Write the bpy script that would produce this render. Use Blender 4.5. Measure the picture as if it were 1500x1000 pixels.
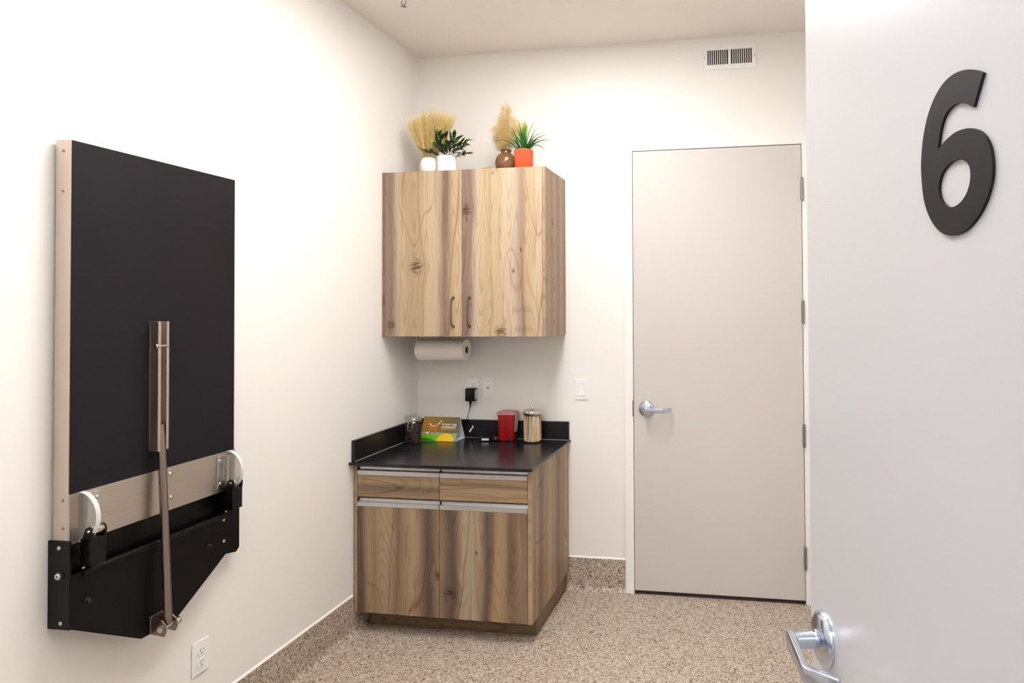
import bpy, bmesh, math, random
from mathutils import Vector, Matrix

# ------------------------------------------------------------------ clear
for o in list(bpy.data.objects):
    bpy.data.objects.remove(o, do_unlink=True)
scene = bpy.context.scene
COL = scene.collection
R = math.radians

# ------------------------------------------------------------------ camera
# room axes: left wall x=0, back wall y=0, floor z=0
CAM = dict(f=941.08, cx=942.45, cy=435.04, yaw=.1571, pitch=.0156, roll=-.0058,
           loc=(1.8993, -3.5193, 1.5745))
cam = bpy.data.cameras.new('camera')
cam_o = bpy.data.objects.new('camera', cam)
COL.objects.link(cam_o)
cam.sensor_width = 36
cam.sensor_fit = 'HORIZONTAL'
cam.lens = CAM['f'] / 1500 * 36
cam.shift_x = (750 - CAM['cx']) / 1500
cam.shift_y = (CAM['cy'] - 500) / 1500
cam.clip_start = .02
fw = Vector((-math.sin(CAM['yaw']) * math.cos(CAM['pitch']), math.cos(CAM['yaw']) * math.cos(CAM['pitch']), math.sin(CAM['pitch'])))
rt = Vector((math.cos(CAM['yaw']), math.sin(CAM['yaw']), 0))
up = rt.cross(fw)
c_, s_ = math.cos(CAM['roll']), math.sin(CAM['roll'])
rt, up = c_ * rt + s_ * up, -s_ * rt + c_ * up
M = Matrix((rt, up, -fw)).transposed().to_4x4()
M.translation = Vector(CAM['loc'])
cam_o.matrix_world = M
scene.camera = cam_o

# ------------------------------------------------------------------ world, lights, exposure
world = bpy.data.worlds.new('world')
scene.world = world
world.use_nodes = True
world.node_tree.nodes['Background'].inputs[0].default_value = (.9, .95, 1, 1)
world.node_tree.nodes['Background'].inputs[1].default_value = .05
ROOM_LIGHT = 21.0      # emission of the room's main ceiling troffer; the added fill panel scales it
HALL_LIGHT = 30.0      # emission of the corridor troffers
scene.view_settings.view_transform = 'Standard'
scene.view_settings.look = 'None'
scene.view_settings.exposure = 0.08
scene.view_settings.gamma = 1.0
scene.view_settings.use_curve_mapping = False


# ------------------------------------------------------------------ material helpers
def lin(c):
    def g(v):
        v = v / 255.0
        return v / 12.92 if v <= .04045 else ((v + .055) / 1.055) ** 2.4
    return (g(c[0]), g(c[1]), g(c[2]), 1)


def new_mat(name):
    m = bpy.data.materials.new(name)
    m.use_nodes = True
    nt = m.node_tree
    b = nt.nodes['Principled BSDF']
    return m, nt, b


def mat(name, rgb, rough=.5, metal=0.0, bump=0, bscale=200, var=0, vscale=6, spec=.5, coat=0):
    m, nt, b = new_mat(name)
    b.inputs['Base Color'].default_value = lin(rgb)
    b.inputs['Roughness'].default_value = rough
    b.inputs['Metallic'].default_value = metal
    b.inputs['Specular IOR Level'].default_value = spec
    b.inputs['Coat Weight'].default_value = coat
    tc = nt.nodes.new('ShaderNodeTexCoord')
    if bump:
        n = nt.nodes.new('ShaderNodeTexNoise')
        n.inputs['Scale'].default_value = bscale
        n.inputs['Detail'].default_value = 3
        nt.links.new(tc.outputs['Object'], n.inputs['Vector'])
        bp = nt.nodes.new('ShaderNodeBump')
        bp.inputs['Strength'].default_value = bump
        bp.inputs['Distance'].default_value = .002
        nt.links.new(n.outputs['Fac'], bp.inputs['Height'])
        nt.links.new(bp.outputs[0], b.inputs['Normal'])
    if var:
        n = nt.nodes.new('ShaderNodeTexNoise')
        n.inputs['Scale'].default_value = vscale
        n.inputs['Detail'].default_value = 5
        nt.links.new(tc.outputs['Object'], n.inputs['Vector'])
        rp = nt.nodes.new('ShaderNodeValToRGB')
        l = lin(rgb)
        rp.color_ramp.elements[0].position = .3
        rp.color_ramp.elements[1].position = .7
        rp.color_ramp.elements[0].color = [v * (1 - var) for v in l[:3]] + [1]
        rp.color_ramp.elements[1].color = [min(1, v * (1 + var)) for v in l[:3]] + [1]
        nt.links.new(n.outputs['Fac'], rp.inputs[0])
        nt.links.new(rp.outputs[0], b.inputs['Base Color'])
    return m


def brushed(name, rgb, rough=.32, axis='z', aniso=True):
    """satin metal with fine brushing lines along one axis"""
    m, nt, b = new_mat(name)
    b.inputs['Metallic'].default_value = 1
    tc = nt.nodes.new('ShaderNodeTexCoord')
    mp = nt.nodes.new('ShaderNodeMapping')
    sc = {'x': (3, 300, 300), 'y': (300, 3, 300), 'z': (300, 300, 3)}[axis]
    mp.inputs['Scale'].default_value = sc
    n = nt.nodes.new('ShaderNodeTexNoise')
    n.inputs['Scale'].default_value = 1
    n.inputs['Detail'].default_value = 3
    nt.links.new(tc.outputs['Object'], mp.inputs[0])
    nt.links.new(mp.outputs[0], n.inputs['Vector'])
    rp = nt.nodes.new('ShaderNodeValToRGB')
    l = lin(rgb)
    rp.color_ramp.elements[0].color = [v * .9 for v in l[:3]] + [1]
    rp.color_ramp.elements[1].color = [min(1, v * 1.12) for v in l[:3]] + [1]
    nt.links.new(n.outputs['Fac'], rp.inputs[0])
    nt.links.new(rp.outputs[0], b.inputs['Base Color'])
    mr = nt.nodes.new('ShaderNodeMapRange')
    mr.inputs['To Min'].default_value = rough - .06
    mr.inputs['To Max'].default_value = rough + .1
    nt.links.new(n.outputs['Fac'], mr.inputs[0])
    nt.links.new(mr.outputs[0], b.inputs['Roughness'])
    return m


def emit(name, rgb, strength):
    m = bpy.data.materials.new(name)
    m.use_nodes = True
    nt = m.node_tree
    nt.nodes.clear()
    e = nt.nodes.new('ShaderNodeEmission')
    o = nt.nodes.new('ShaderNodeOutputMaterial')
    e.inputs[0].default_value = lin(rgb)
    e.inputs[1].default_value = strength
    nt.links.new(e.outputs[0], o.inputs[0])
    return m


def thin_glass(name, tint=(235, 240, 240), ior=1.45, rough=.03, body=0.0, body_rgb=(220, 222, 222)):
    """thin clear sheet: fresnel reflection over straight transmission"""
    m = bpy.data.materials.new(name)
    m.use_nodes = True
    nt = m.node_tree
    nt.nodes.clear()
    t = nt.nodes.new('ShaderNodeBsdfTransparent')
    t.inputs[0].default_value = lin(tint)
    g = nt.nodes.new('ShaderNodeBsdfGlossy')
    g.inputs['Roughness'].default_value = rough
    d = nt.nodes.new('ShaderNodeBsdfDiffuse')
    d.inputs[0].default_value = lin(body_rgb)
    lw = nt.nodes.new('ShaderNodeLayerWeight')
    pw = nt.nodes.new('ShaderNodeMath')
    pw.operation = 'POWER'
    pw.inputs[1].default_value = 5
    nt.links.new(lw.outputs['Facing'], pw.inputs[0])
    fr = nt.nodes.new('ShaderNodeMapRange')
    fr.inputs['To Min'].default_value = ((ior - 1) / (ior + 1)) ** 2
    nt.links.new(pw.outputs[0], fr.inputs[0])
    m0 = nt.nodes.new('ShaderNodeMixShader')
    m0.inputs[0].default_value = body
    m1 = nt.nodes.new('ShaderNodeMixShader')
    o = nt.nodes.new('ShaderNodeOutputMaterial')
    nt.links.new(t.outputs[0], m0.inputs[1])
    nt.links.new(d.outputs[0], m0.inputs[2])
    nt.links.new(fr.outputs[0], m1.inputs[0])
    nt.links.new(m0.outputs[0], m1.inputs[1])
    nt.links.new(g.outputs[0], m1.inputs[2])
    nt.links.new(m1.outputs[0], o.inputs[0])
    return m


def flake(name, dark=.72):
    """broadcast vinyl-flake epoxy: irregular chips of cream, tan and brown"""
    m, nt, b = new_mat(name)
    tc = nt.nodes.new('ShaderNodeTexCoord')
    cols = []
    for sc, det in ((150, 0), (240, 7)):
        mp = nt.nodes.new('ShaderNodeMapping')
        mp.inputs['Location'].default_value = (det, det, det)
        nz = nt.nodes.new('ShaderNodeTexNoise')
        nz.inputs['Scale'].default_value = sc * .9
        mixv = nt.nodes.new('ShaderNodeMixRGB')
        mixv.blend_type = 'LINEAR_LIGHT'
        mixv.inputs[0].default_value = .006
        nt.links.new(tc.outputs['Object'], mp.inputs[0])
        nt.links.new(mp.outputs[0], nz.inputs['Vector'])
        nt.links.new(mp.outputs[0], mixv.inputs[1])
        nt.links.new(nz.outputs['Color'], mixv.inputs[2])
        v = nt.nodes.new('ShaderNodeTexVoronoi')
        v.inputs['Scale'].default_value = sc
        nt.links.new(mixv.outputs[0], v.inputs['Vector'])
        sp = nt.nodes.new('ShaderNodeSeparateColor')
        nt.links.new(v.outputs['Color'], sp.inputs[0])
        rp = nt.nodes.new('ShaderNodeValToRGB')
        rp.color_ramp.interpolation = 'CONSTANT'
        pal = [(0, (244, 236, 226)), (.18, (222, 207, 192)), (.40, (200, 179, 160)), (.58, (170, 147, 128)),
               (.70, (230, 218, 205)), (.80, (124, 102, 86)), (.90, (86, 68, 57)), (.955, (212, 196, 180))]
        el = rp.color_ramp.elements
        while len(el) < len(pal):
            el.new(.5)
        for e, (p, c) in zip(el, pal):
            e.position = p
            l = lin(c)
            e.color = [l[0] * dark * 1.0, l[1] * dark * .975, l[2] * dark * .93, 1]
        nt.links.new(sp.outputs[0], rp.inputs[0])
        cols.append((rp, sp))
    mx = nt.nodes.new('ShaderNodeMixRGB')
    gt = nt.nodes.new('ShaderNodeMath')
    gt.operation = 'GREATER_THAN'
    gt.inputs[1].default_value = .55
    nt.links.new(cols[1][1].outputs[1], gt.inputs[0])
    nt.links.new(gt.outputs[0], mx.inputs[0])
    nt.links.new(cols[0][0].outputs[0], mx.inputs[1])
    nt.links.new(cols[1][0].outputs[0], mx.inputs[2])
    nt.links.new(mx.outputs[0], b.inputs['Base Color'])
    b.inputs['Roughness'].default_value = .42
    bp = nt.nodes.new('ShaderNodeBump')
    bp.inputs['Strength'].default_value = .25
    bp.inputs['Distance'].default_value = .001
    nt.links.new(cols[0][1].outputs[2], bp.inputs['Height'])
    nt.links.new(bp.outputs[0], b.inputs['Normal'])
    return m


def wood(name, stops, across='x', along='z', u0=0, width=.43, knots=(), seed=0.0, warp=.05, gain=.75, sat=.82, pins=True):
    """rustic hickory laminate: colour bands across the board, wavy grain along it, knots"""
    m, nt, b = new_mat(name)
    N, L = nt.nodes.new, nt.links.new
    tc = N('ShaderNodeTexCoord')
    sx = N('ShaderNodeSeparateXYZ')
    L(tc.outputs['Object'], sx.inputs[0])
    idx = {'x': 0, 'y': 1, 'z': 2}
    a, v = sx.outputs[idx[across]], sx.outputs[idx[along]]

    def mth(op, x, y=None):
        n = N('ShaderNodeMath')
        n.operation = op
        for i, q in enumerate((x, y)):
            if q is None:
                continue
            if isinstance(q, (int, float)):
                n.inputs[i].default_value = q
            else:
                L(q, n.inputs[i])
        return n.outputs[0]

    def noise(sa, sv, z, detail=3, dist=0):
        cb = N('ShaderNodeCombineXYZ')
        L(mth('MULTIPLY', a2, sa), cb.inputs[0])
        L(mth('MULTIPLY', v, sv), cb.inputs[1])
        cb.inputs[2].default_value = z
        n = N('ShaderNodeTexNoise')
        n.inputs['Scale'].default_value = 1
        n.inputs['Detail'].default_value = detail
        n.inputs['Distortion'].default_value = dist
        L(cb.outputs[0], n.inputs['Vector'])
        return n.outputs['Fac']

    a2 = a
    # large slow wander of the grain
    w = mth('MULTIPLY', mth('SUBTRACT', noise(5, 1.6, seed, 2), .5), warp)
    kd = None
    for (ka, kv, kr) in knots:
        da = mth('DIVIDE', mth('SUBTRACT', a, ka), kr)
        dv = mth('DIVIDE', mth('SUBTRACT', v, kv), kr * 1.25)
        d2 = mth('ADD', mth('MULTIPLY', da, da), mth('MULTIPLY', dv, dv))
        g = mth('POWER', 2.718, mth('MULTIPLY', d2, -.35))
        # grain pushed sideways around the knot
        w = mth('ADD', w, mth('MULTIPLY', mth('MULTIPLY', g, da), kr * -.55))
        core = mth('POWER', 2.718, mth('MULTIPLY', d2, -1.1))
        kd = core if kd is None else mth('MAXIMUM', kd, core)
    a2 = mth('ADD', a, w)
    u = mth('DIVIDE', mth('SUBTRACT', a2, u0), width)
    rp = N('ShaderNodeValToRGB')
    rp.color_ramp.interpolation = 'B_SPLINE'
    el = rp.color_ramp.elements
    while len(el) < len(stops):
        el.new(.5)
    for e, (p, c) in zip(el, stops):
        e.position = p
        l = lin(c)
        lum = .3 * l[0] + .6 * l[1] + .1 * l[2]
        e.color = [min(1, (lum + (x - lum) * sat) * gain) for x in l[:3]] + [1]
    L(u, rp.inputs[0])
    col = rp.outputs[0]

    def darken(fac, rgb, mode='MULTIPLY'):
        nonlocal col
        mx = N('ShaderNodeMixRGB')
        mx.blend_type = mode
        L(fac, mx.inputs[0])
        L(col, mx.inputs[1])
        mx.inputs[2].default_value = lin(rgb)
        col = mx.outputs[0]

    def rmap(x, lo, hi, to=1.0):
        n = N('ShaderNodeMapRange')
        n.inputs['From Min'].default_value = lo
        n.inputs['From Max'].default_value = hi
        n.inputs['To Max'].default_value = to
        L(x, n.inputs[0])
        return n.outputs[0]
    # streaks of heartwood and light sapwood
    darken(rmap(noise(26, 1.0, seed + 3.1, 4, .3), .54, .79, .52), (162, 134, 110))
    darken(rmap(noise(34, .8, seed + 8.4, 3, .2), .55, .75, .35), (255, 236, 205), 'SCREEN' if False else 'SOFT_LIGHT')
    # cathedral growth lines
    cb = N('ShaderNodeCombineXYZ')
    L(mth('MULTIPLY', a2, 11), cb.inputs[0])
    L(mth('MULTIPLY', v, 1.1), cb.inputs[1])
    cb.inputs[2].default_value = seed * 1.7
    wv = N('ShaderNodeTexNoise')
    wv.inputs['Scale'].default_value = 1
    wv.inputs['Detail'].default_value = 0
    L(cb.outputs[0], wv.inputs['Vector'])
    ring = mth('SINE', mth('MULTIPLY', wv.outputs['Fac'], 120))
    darken(rmap(ring, .3, 1.0, .22), (165, 130, 104))
    # fine pores
    darken(rmap(noise(420, 9, seed + 5, 3), .5, .75, .28), (170, 145, 122))
    darken(rmap(noise(150, 2.2, seed + 15, 3), .52, .8, .25), (170, 140, 118))
    if kd is not None:
        kn = mth('MULTIPLY', kd, rmap(noise(55, 90, seed + 2, 3), .25, .6))
        darken(rmap(kn, .15, .8, .85), (112, 86, 66), 'MULTIPLY')
    # small pin knots
    cb = N('ShaderNodeCombineXYZ')
    L(mth('MULTIPLY', a, 8), cb.inputs[0])
    L(mth('MULTIPLY', v, 4.5), cb.inputs[1])
    cb.inputs[2].default_value = seed * 3.3
    vo = N('ShaderNodeTexVoronoi')
    vo.inputs['Scale'].default_value = 1
    L(cb.outputs[0], vo.inputs['Vector'])
    if pins:
        darken(rmap(vo.outputs['Distance'], .075, .03, .75), (120, 88, 66))
    # long wandering veins
    vein = mth('ABSOLUTE', mth('SUBTRACT', noise(6, .55, seed + 21, 0), .5))
    darken(rmap(vein, .010, .001, .5), (150, 112, 84))
    vein = mth('ABSOLUTE', mth('SUBTRACT', noise(9, .9, seed + 27, 0), .42))
    darken(rmap(vein, .008, .001, .35), (150, 112, 84))
    L(col, b.inputs['Base Color'])
    b.inputs['Roughness'].default_value = .48
    b.inputs['Specular IOR Level'].default_value = .35
    return m


# ------------------------------------------------------------------ mesh helpers
def bm_new():
    return bmesh.new()


def box(bm, x0, x1, y0, y1, z0, z1, bev=0, seg=2):
    t = bmesh.new()
    bmesh.ops.create_cube(t, size=1)
    for v in t.verts:
        v.co = Vector(((x0 + x1) / 2 + v.co.x * (x1 - x0), (y0 + y1) / 2 + v.co.y * (y1 - y0), (z0 + z1) / 2 + v.co.z * (z1 - z0)))
    if bev:
        bmesh.ops.bevel(t, geom=t.edges[:], offset=bev, segments=seg, affect='EDGES', profile=.5)
    merge(bm, t)
    return bm


def merge(bm, t, mtx=None):
    me = bpy.data.meshes.new('tmp')
    if mtx is not None:
        bmesh.ops.transform(t, matrix=mtx, verts=t.verts)
    t.to_mesh(me)
    t.free()
    bm.from_mesh(me)
    bpy.data.meshes.remove(me)


def rot_to(d):
    return Vector((0, 0, 1)).rotation_difference(Vector(d).normalized()).to_matrix().to_4x4()


def cyl(bm, p0, p1, r0, r1=None, seg=20, bev=0):
    p0, p1 = Vector(p0), Vector(p1)
    r1 = r0 if r1 is None else r1
    t = bmesh.new()
    h = (p1 - p0).length
    bmesh.ops.create_cone(t, cap_ends=True, segments=seg, radius1=r0, radius2=r1, depth=h)
    if bev:
        es = [e for e in t.edges if any(len(f.verts) > 4 for f in e.link_faces)]
        bmesh.ops.bevel(t, geom=es, offset=bev, segments=2, affect='EDGES', profile=.5)
    merge(bm, t, Matrix.Translation((p0 + p1) / 2) @ rot_to(p1 - p0))
    return bm


def lathe(bm, prof, origin=(0, 0, 0), axis=(0, 0, 1), seg=28, cap=True):
    """prof = [(r, h)...] along axis"""
    t = bmesh.new()
    rings = []
    for r, h in prof:
        if r < 1e-5:
            rings.append([t.verts.new((0, 0, h))])
        else:
            rings.append([t.verts.new((r * math.cos(2 * math.pi * i / seg), r * math.sin(2 * math.pi * i / seg), h)) for i in range(seg)])
    for a, b in zip(rings, rings[1:]):
        for i in range(seg):
            j = (i + 1) % seg
            if len(a) == 1 and len(b) == 1:
                continue
            if len(a) == 1:
                t.faces.new((a[0], b[i], b[j])) if False else t.faces.new((a[0], b[j], b[i]))
            elif len(b) == 1:
                t.faces.new((a[i], a[j], b[0]))
            else:
                t.faces.new((a[i], a[j], b[j], b[i]))
    bmesh.ops.recalc_face_normals(t, faces=t.faces[:])
    merge(bm, t, Matrix.Translation(Vector(origin)) @ rot_to(axis))
    return bm


def tube(bm, pts, r, seg=8, closed=False):
    pts = [Vector(p) for p in pts]
    n = len(pts)
    t = bmesh.new()
    rings = []
    ref = None
    for i, p in enumerate(pts):
        if closed:
            d = (pts[(i + 1) % n] - pts[i - 1]).normalized()
        else:
            d = (pts[min(i + 1, n - 1)] - pts[max(i - 1, 0)]).normalized()
        if ref is None:
            ref = d.orthogonal().normalized()
        ref = (ref - d * ref.dot(d))
        ref = ref.normalized() if ref.length > 1e-6 else d.orthogonal().normalized()
        bn = d.cross(ref)
        rr = r[i] if isinstance(r, (list, tuple)) else r
        rings.append([t.verts.new(p + (ref * math.cos(2 * math.pi * k / seg) + bn * math.sin(2 * math.pi * k / seg)) * rr) for k in range(seg)])
    pairs = list(zip(rings, rings[1:])) + ([(rings[-1], rings[0])] if closed else [])
    for a, b in pairs:
        for k in range(seg):
            t.faces.new((a[k], a[(k + 1) % seg], b[(k + 1) % seg], b[k]))
    if not closed:
        t.faces.new(rings[0][::-1])
        t.faces.new(rings[-1])
    bmesh.ops.recalc_face_normals(t, faces=t.faces[:])
    merge(bm, t)
    return bm


def prism(bm, poly, d0, d1, frame='xz', hole=None):
    """poly of 2D points extruded along the third axis. frame: plane of poly"""
    def V(p, d):
        return {'xz': (p[0], d, p[1]), 'yz': (d, p[0], p[1]), 'xy': (p[0], p[1], d)}[frame]
    t = bmesh.new()
    loops = [poly] + ([hole] if hole else [])
    capv = []
    for d in (d0, d1):
        es = []
        for lp in loops:
            vs = [t.verts.new(V(p, d)) for p in lp]
            capv.append(vs)
            es += [t.edges.new((vs[i], vs[(i + 1) % len(vs)])) for i in range(len(vs))]
        if hole:
            bmesh.ops.triangle_fill(t, use_beauty=True, use_dissolve=False, edges=es)
        else:
            t.faces.new(capv[-1])
    nl = len(loops)
    for k in range(nl):
        a, b = capv[k], capv[nl + k]
        for i in range(len(a)):
            j = (i + 1) % len(a)
            t.faces.new((a[i], a[j], b[j], b[i]))
    bmesh.ops.recalc_face_normals(t, faces=t.faces[:])
    merge(bm, t)
    return bm


def smooth_mesh(me, ang=35):
    for p in me.polygons:
        p.use_smooth = True
    try:
        me.set_sharp_from_angle(angle=R(ang))
    except Exception:
        pass


def obj(name, bm, material, parent=None, smooth=True, ang=35):
    me = bpy.data.meshes.new(name)
    bm.to_mesh(me)
    bm.free()
    if smooth:
        smooth_mesh(me, ang)
    me.materials.append(material)
    o = bpy.data.objects.new(name, me)
    COL.objects.link(o)
    if parent is not None:
        o.parent = parent
    return o


def inst(name, me, parent, mtx):
    o = bpy.data.objects.new(name, me)
    COL.objects.link(o)
    o.parent = parent
    o.matrix_local = mtx
    return o


def thing(name, label, cat, loc=(0, 0, 0), rotz=0, group=None):
    o = bpy.data.objects.new(name, None)
    o.empty_display_size = .05
    COL.objects.link(o)
    o.location = loc
    o.rotation_euler = (0, 0, rotz)
    tag(o, label, cat, group)
    return o


def tag(o, label=None, cat=None, group=None, kind=None):
    if label:
        o['label'] = label
    if cat:
        o['category'] = cat
    if group:
        o['group'] = group
    if kind:
        o['kind'] = kind
    return o


def text_mesh(body, size, bold=0.0, align='LEFT', extr=.0002, space=1.0):
    cu = bpy.data.curves.new('txt', 'FONT')
    cu.body = body
    cu.size = size
    cu.align_x = align
    cu.offset = bold
    cu.extrude = extr
    cu.space_line = space
    o = bpy.data.objects.new('txt', cu)
    COL.objects.link(o)
    dg = bpy.context.evaluated_depsgraph_get()
    me = bpy.data.meshes.new_from_object(o.evaluated_get(dg))
    bpy.data.objects.remove(o)
    bpy.data.curves.remove(cu)
    return me


# ------------------------------------------------------------------ materials
WALL = mat('wall_paint', (240, 237, 232), .62, bump=.06, bscale=260)
CEIL = mat('ceiling_paint', (239, 232, 225), .75, bump=.05, bscale=200)
FLAKE = flake('flake_floor')
WHITE_TRIM = mat('white_trim', (244, 240, 236), .4)
CAULK = mat('caulk', (245, 240, 234), .5)
DOOR_PAINT = mat('door_paint', (207, 201, 195), .42, bump=.03, bscale=320)
HALL_DOOR_PAINT = mat('hall_door_paint', (197, 197, 199), .28, bump=.02, bscale=320)
PLASTIC = mat('white_plastic', (243, 242, 242), .3)
SLOT = mat('slot_dark', (35, 32, 32), .6)
SATIN = brushed('satin_chrome', (198, 206, 222), .2, 'x')
SATIN_HINGE = brushed('hinge_metal', (150, 147, 148), .35, 'z')
STEEL = brushed('brushed_steel', (200, 190, 180), .34, 'y')
STEEL_V = brushed('brushed_steel_vertical', (208, 194, 182), .34, 'z')
ROD = brushed('rod_steel', (150, 136, 128), .3, 'z')
SCREW = mat('screw_head', (205, 203, 200), .25, 1.0)
ALU = brushed('anodised_aluminium', (205, 205, 207), .38, 'x')
ALU_DARK = brushed('recess_aluminium', (196, 197, 203), .36, 'x')
BLACK_TOP = mat('black_laminate', (22, 19, 25), .55, spec=.25, bump=.08, bscale=500, var=.12, vscale=5)
BLACK_STEEL = mat('black_powdercoat', (6, 5, 6), .4, spec=.22, bump=.04, bscale=600)
BLACK_PLASTIC = mat('black_plastic', (10, 9, 10), .35, spec=.3)
NUMERAL = mat('numeral_black', (20, 18, 22), .5, spec=.3)
COUNTER = mat('black_counter', (26, 24, 28), .24, bump=.03, bscale=350, var=.3, vscale=9, spec=.4)
ACRYLIC = thin_glass('clear_acrylic', (228, 226, 222), 1.5, .06, .22, (235, 232, 228))
ACRYLIC_RIM = thin_glass('acrylic_rim', (240, 240, 240), 1.5, .1, .75, (245, 243, 240))
GLASS = thin_glass('jar_glass', (244, 246, 245), 1.45, .02, .0)
PINK = thin_glass('pink_lid', (250, 205, 208), 1.45, .15, .6, (236, 178, 182))
RED = mat('red_plastic', (150, 8, 12), .3)
PAPER = mat('paper_towel', (240, 234, 226), .95, bump=.5, bscale=120)
CARD = mat('card_white', (236, 236, 240), .6)
DARK_GAP = mat('dark_gap', (60, 48, 44), .8)


# ================================================================== SETTING
H = 3.05
XR = 2.45          # right wall
YF = -3.222        # inner face of the entry wall
YH = -3.36         # corridor face of the entry wall
HX0, HX1, HY = -1.2, 4.2, -5.6   # corridor extents


def struct(name, bm, m, smooth=False):
    return tag(obj(name, bm, m, smooth=smooth), kind='structure')


b = bm_new(); box(b, HX0, HX1, HY, .2, -.1, 0); struct('floor', b, FLAKE)
b = bm_new(); box(b, HX0, HX1, HY, .2, H, H + .1); struct('ceiling', b, CEIL)
b = bm_new(); box(b, -.14, 0, YF, .14, 0, H); struct('wall_left', b, WALL)
b = bm_new(); box(b, XR, XR + .14, YF, .14, 0, H); struct('wall_right', b, WALL)
DX0, DX1, DH = 1.2365, 2.2515, 2.4915     # rough opening of the back door frame
b = bm_new()
box(b, -.14, DX0, 0, .14, 0, H)
box(b, DX1, XR + .14, 0, .14, 0, H)
box(b, DX0, DX1, 0, .14, DH, H)
struct('wall_back', b, WALL)
# entry wall with its doorway, corridor walls
EX0, EX1, EH = 1.29, 2.30, 2.49
b = bm_new()
box(b, HX0, EX0, YH, YF, 0, H)
box(b, EX1, HX1, YH, YF, 0, H)
box(b, EX0, EX1, YH, YF, EH, H)
struct('wall_front', b, WALL)
b = bm_new(); box(b, HX0, HX1, HY - .14, HY, 0, H); struct('wall_corridor_far', b, WALL)
b = bm_new(); box(b, HX0 - .14, HX0, HY, YF, 0, H); struct('wall_corridor_left', b, WALL)
b = bm_new(); box(b, HX1, HX1 + .14, HY, YF, 0, H); struct('wall_corridor_right', b, WALL)

# ---- coved flake baseboards with a white bead on top
BH = .178


def cove_profile(h, t=.007, r=.03):
    p = [(0, 0)]
    for i in range(7):
        a = R(90 * i / 6)
        p.append((t + r - r * math.sin(a), r - r * math.cos(a)))
    # from (t+r,0) round up to (t, r)
    p += [(t, h), (0, h)]
    return p


def baseboard(name, axis, a0, a1, h=BH, flip=False, bead=True):
    b = bm_new()
    prof = cove_profile(h)
    if axis == 'y':                      # along the left wall, thickness in +x
        prism(b, prof, a0, a1, 'xz')
    elif axis == 'x':                    # along the back wall, thickness in -y
        prism(b, [(-d, z) for d, z in prof], a0, a1, 'yz')
    o = struct(name, b, FLAKE)
    if bead:
        b = bm_new()
        if axis == 'y':
            prism(b, [(0, h), (.007, h), (.0045, h + .005), (0, h + .008)], a0, a1, 'xz')
        else:
            prism(b, [(0, h), (-.007, h), (-.0045, h + .005), (0, h + .008)], a0, a1, 'yz')
        obj('top_bead', b, CAULK, o, smooth=False)
    return o


baseboard('baseboard_left', 'y', YF, -.634)
baseboard('baseboard_left_toe', 'y', -.634, -.535, h=.096, bead=False)
baseboard('baseboard_back', 'x', .912, DX0 - .001)
baseboard('baseboard_back_toe', 'x', .898, .912, h=.0985, bead=False)
baseboard('baseboard_back_right', 'x', DX1 + .001, XR)

# ---- back door: hollow-metal frame, slab, hinges, lever
trim = bm_new()
FY = -.016
box(trim, DX0, 1.2845, FY, .138, 0, DH, .002)
t1 = struct('trim_1', trim, WHITE_TRIM)
b = bm_new(); box(b, 2.2035, DX1, FY, .138, 0, DH, .002); obj('jamb', b, WHITE_TRIM, t1, False)
b = bm_new(); box(b, 1.2845, 2.2035, FY, .138, 2.4415, DH, .002); obj('head', b, WHITE_TRIM, t1, False)
b = bm_new()
box(b, 1.2845, 1.30, .034, .06, 0, 2.4415); box(b, 2.188, 2.2035, .034, .06, 0, 2.4415); box(b, 1.30, 2.188, .034, .06, 2.426, 2.4415)
obj('door_stop', b, DARK_GAP, t1, False)
b = bm_new(); box(b, 1.2845, 2.2035, -.012, .10, 0, .006, .002); obj('threshold', b, DARK_GAP, t1, False)

b = bm_new(); box(b, 1.2875, 2.2005, -.014, .030, .0205, 2.4375, .0015)
door1 = struct('door_1', b, DOOR_PAINT)
b = bm_new(); box(b, 1.289, 2.199, -.006, .022, .008, .0205); obj('door_sweep', b, DARK_GAP, door1, False)
for zc in (2.198, 1.543, .889, .246):
    b = bm_new()
    for k in range(5):
        cyl(b, (2.2025, -.021, zc - .0575 + k * .023 + .0006), (2.2025, -.021, zc - .0575 + (k + 1) * .023 - .0006), .0075, seg=14)
    box(b, 2.1945, 2.2105, -.0165, -.0145, zc - .0575, zc + .0575)
    hg = obj('hinge', b, SATIN_HINGE, door1)
    b = bm_new()
    cyl(b, (2.2025, -.021, zc + .0575), (2.2025, -.021, zc + .062), .0085, .005, 12)
    cyl(b, (2.2025, -.021, zc - .062), (2.2025, -.021, zc - .0575), .005, .0085, 12)
    obj('hinge_cap', b, SATIN_HINGE, hg)


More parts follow.
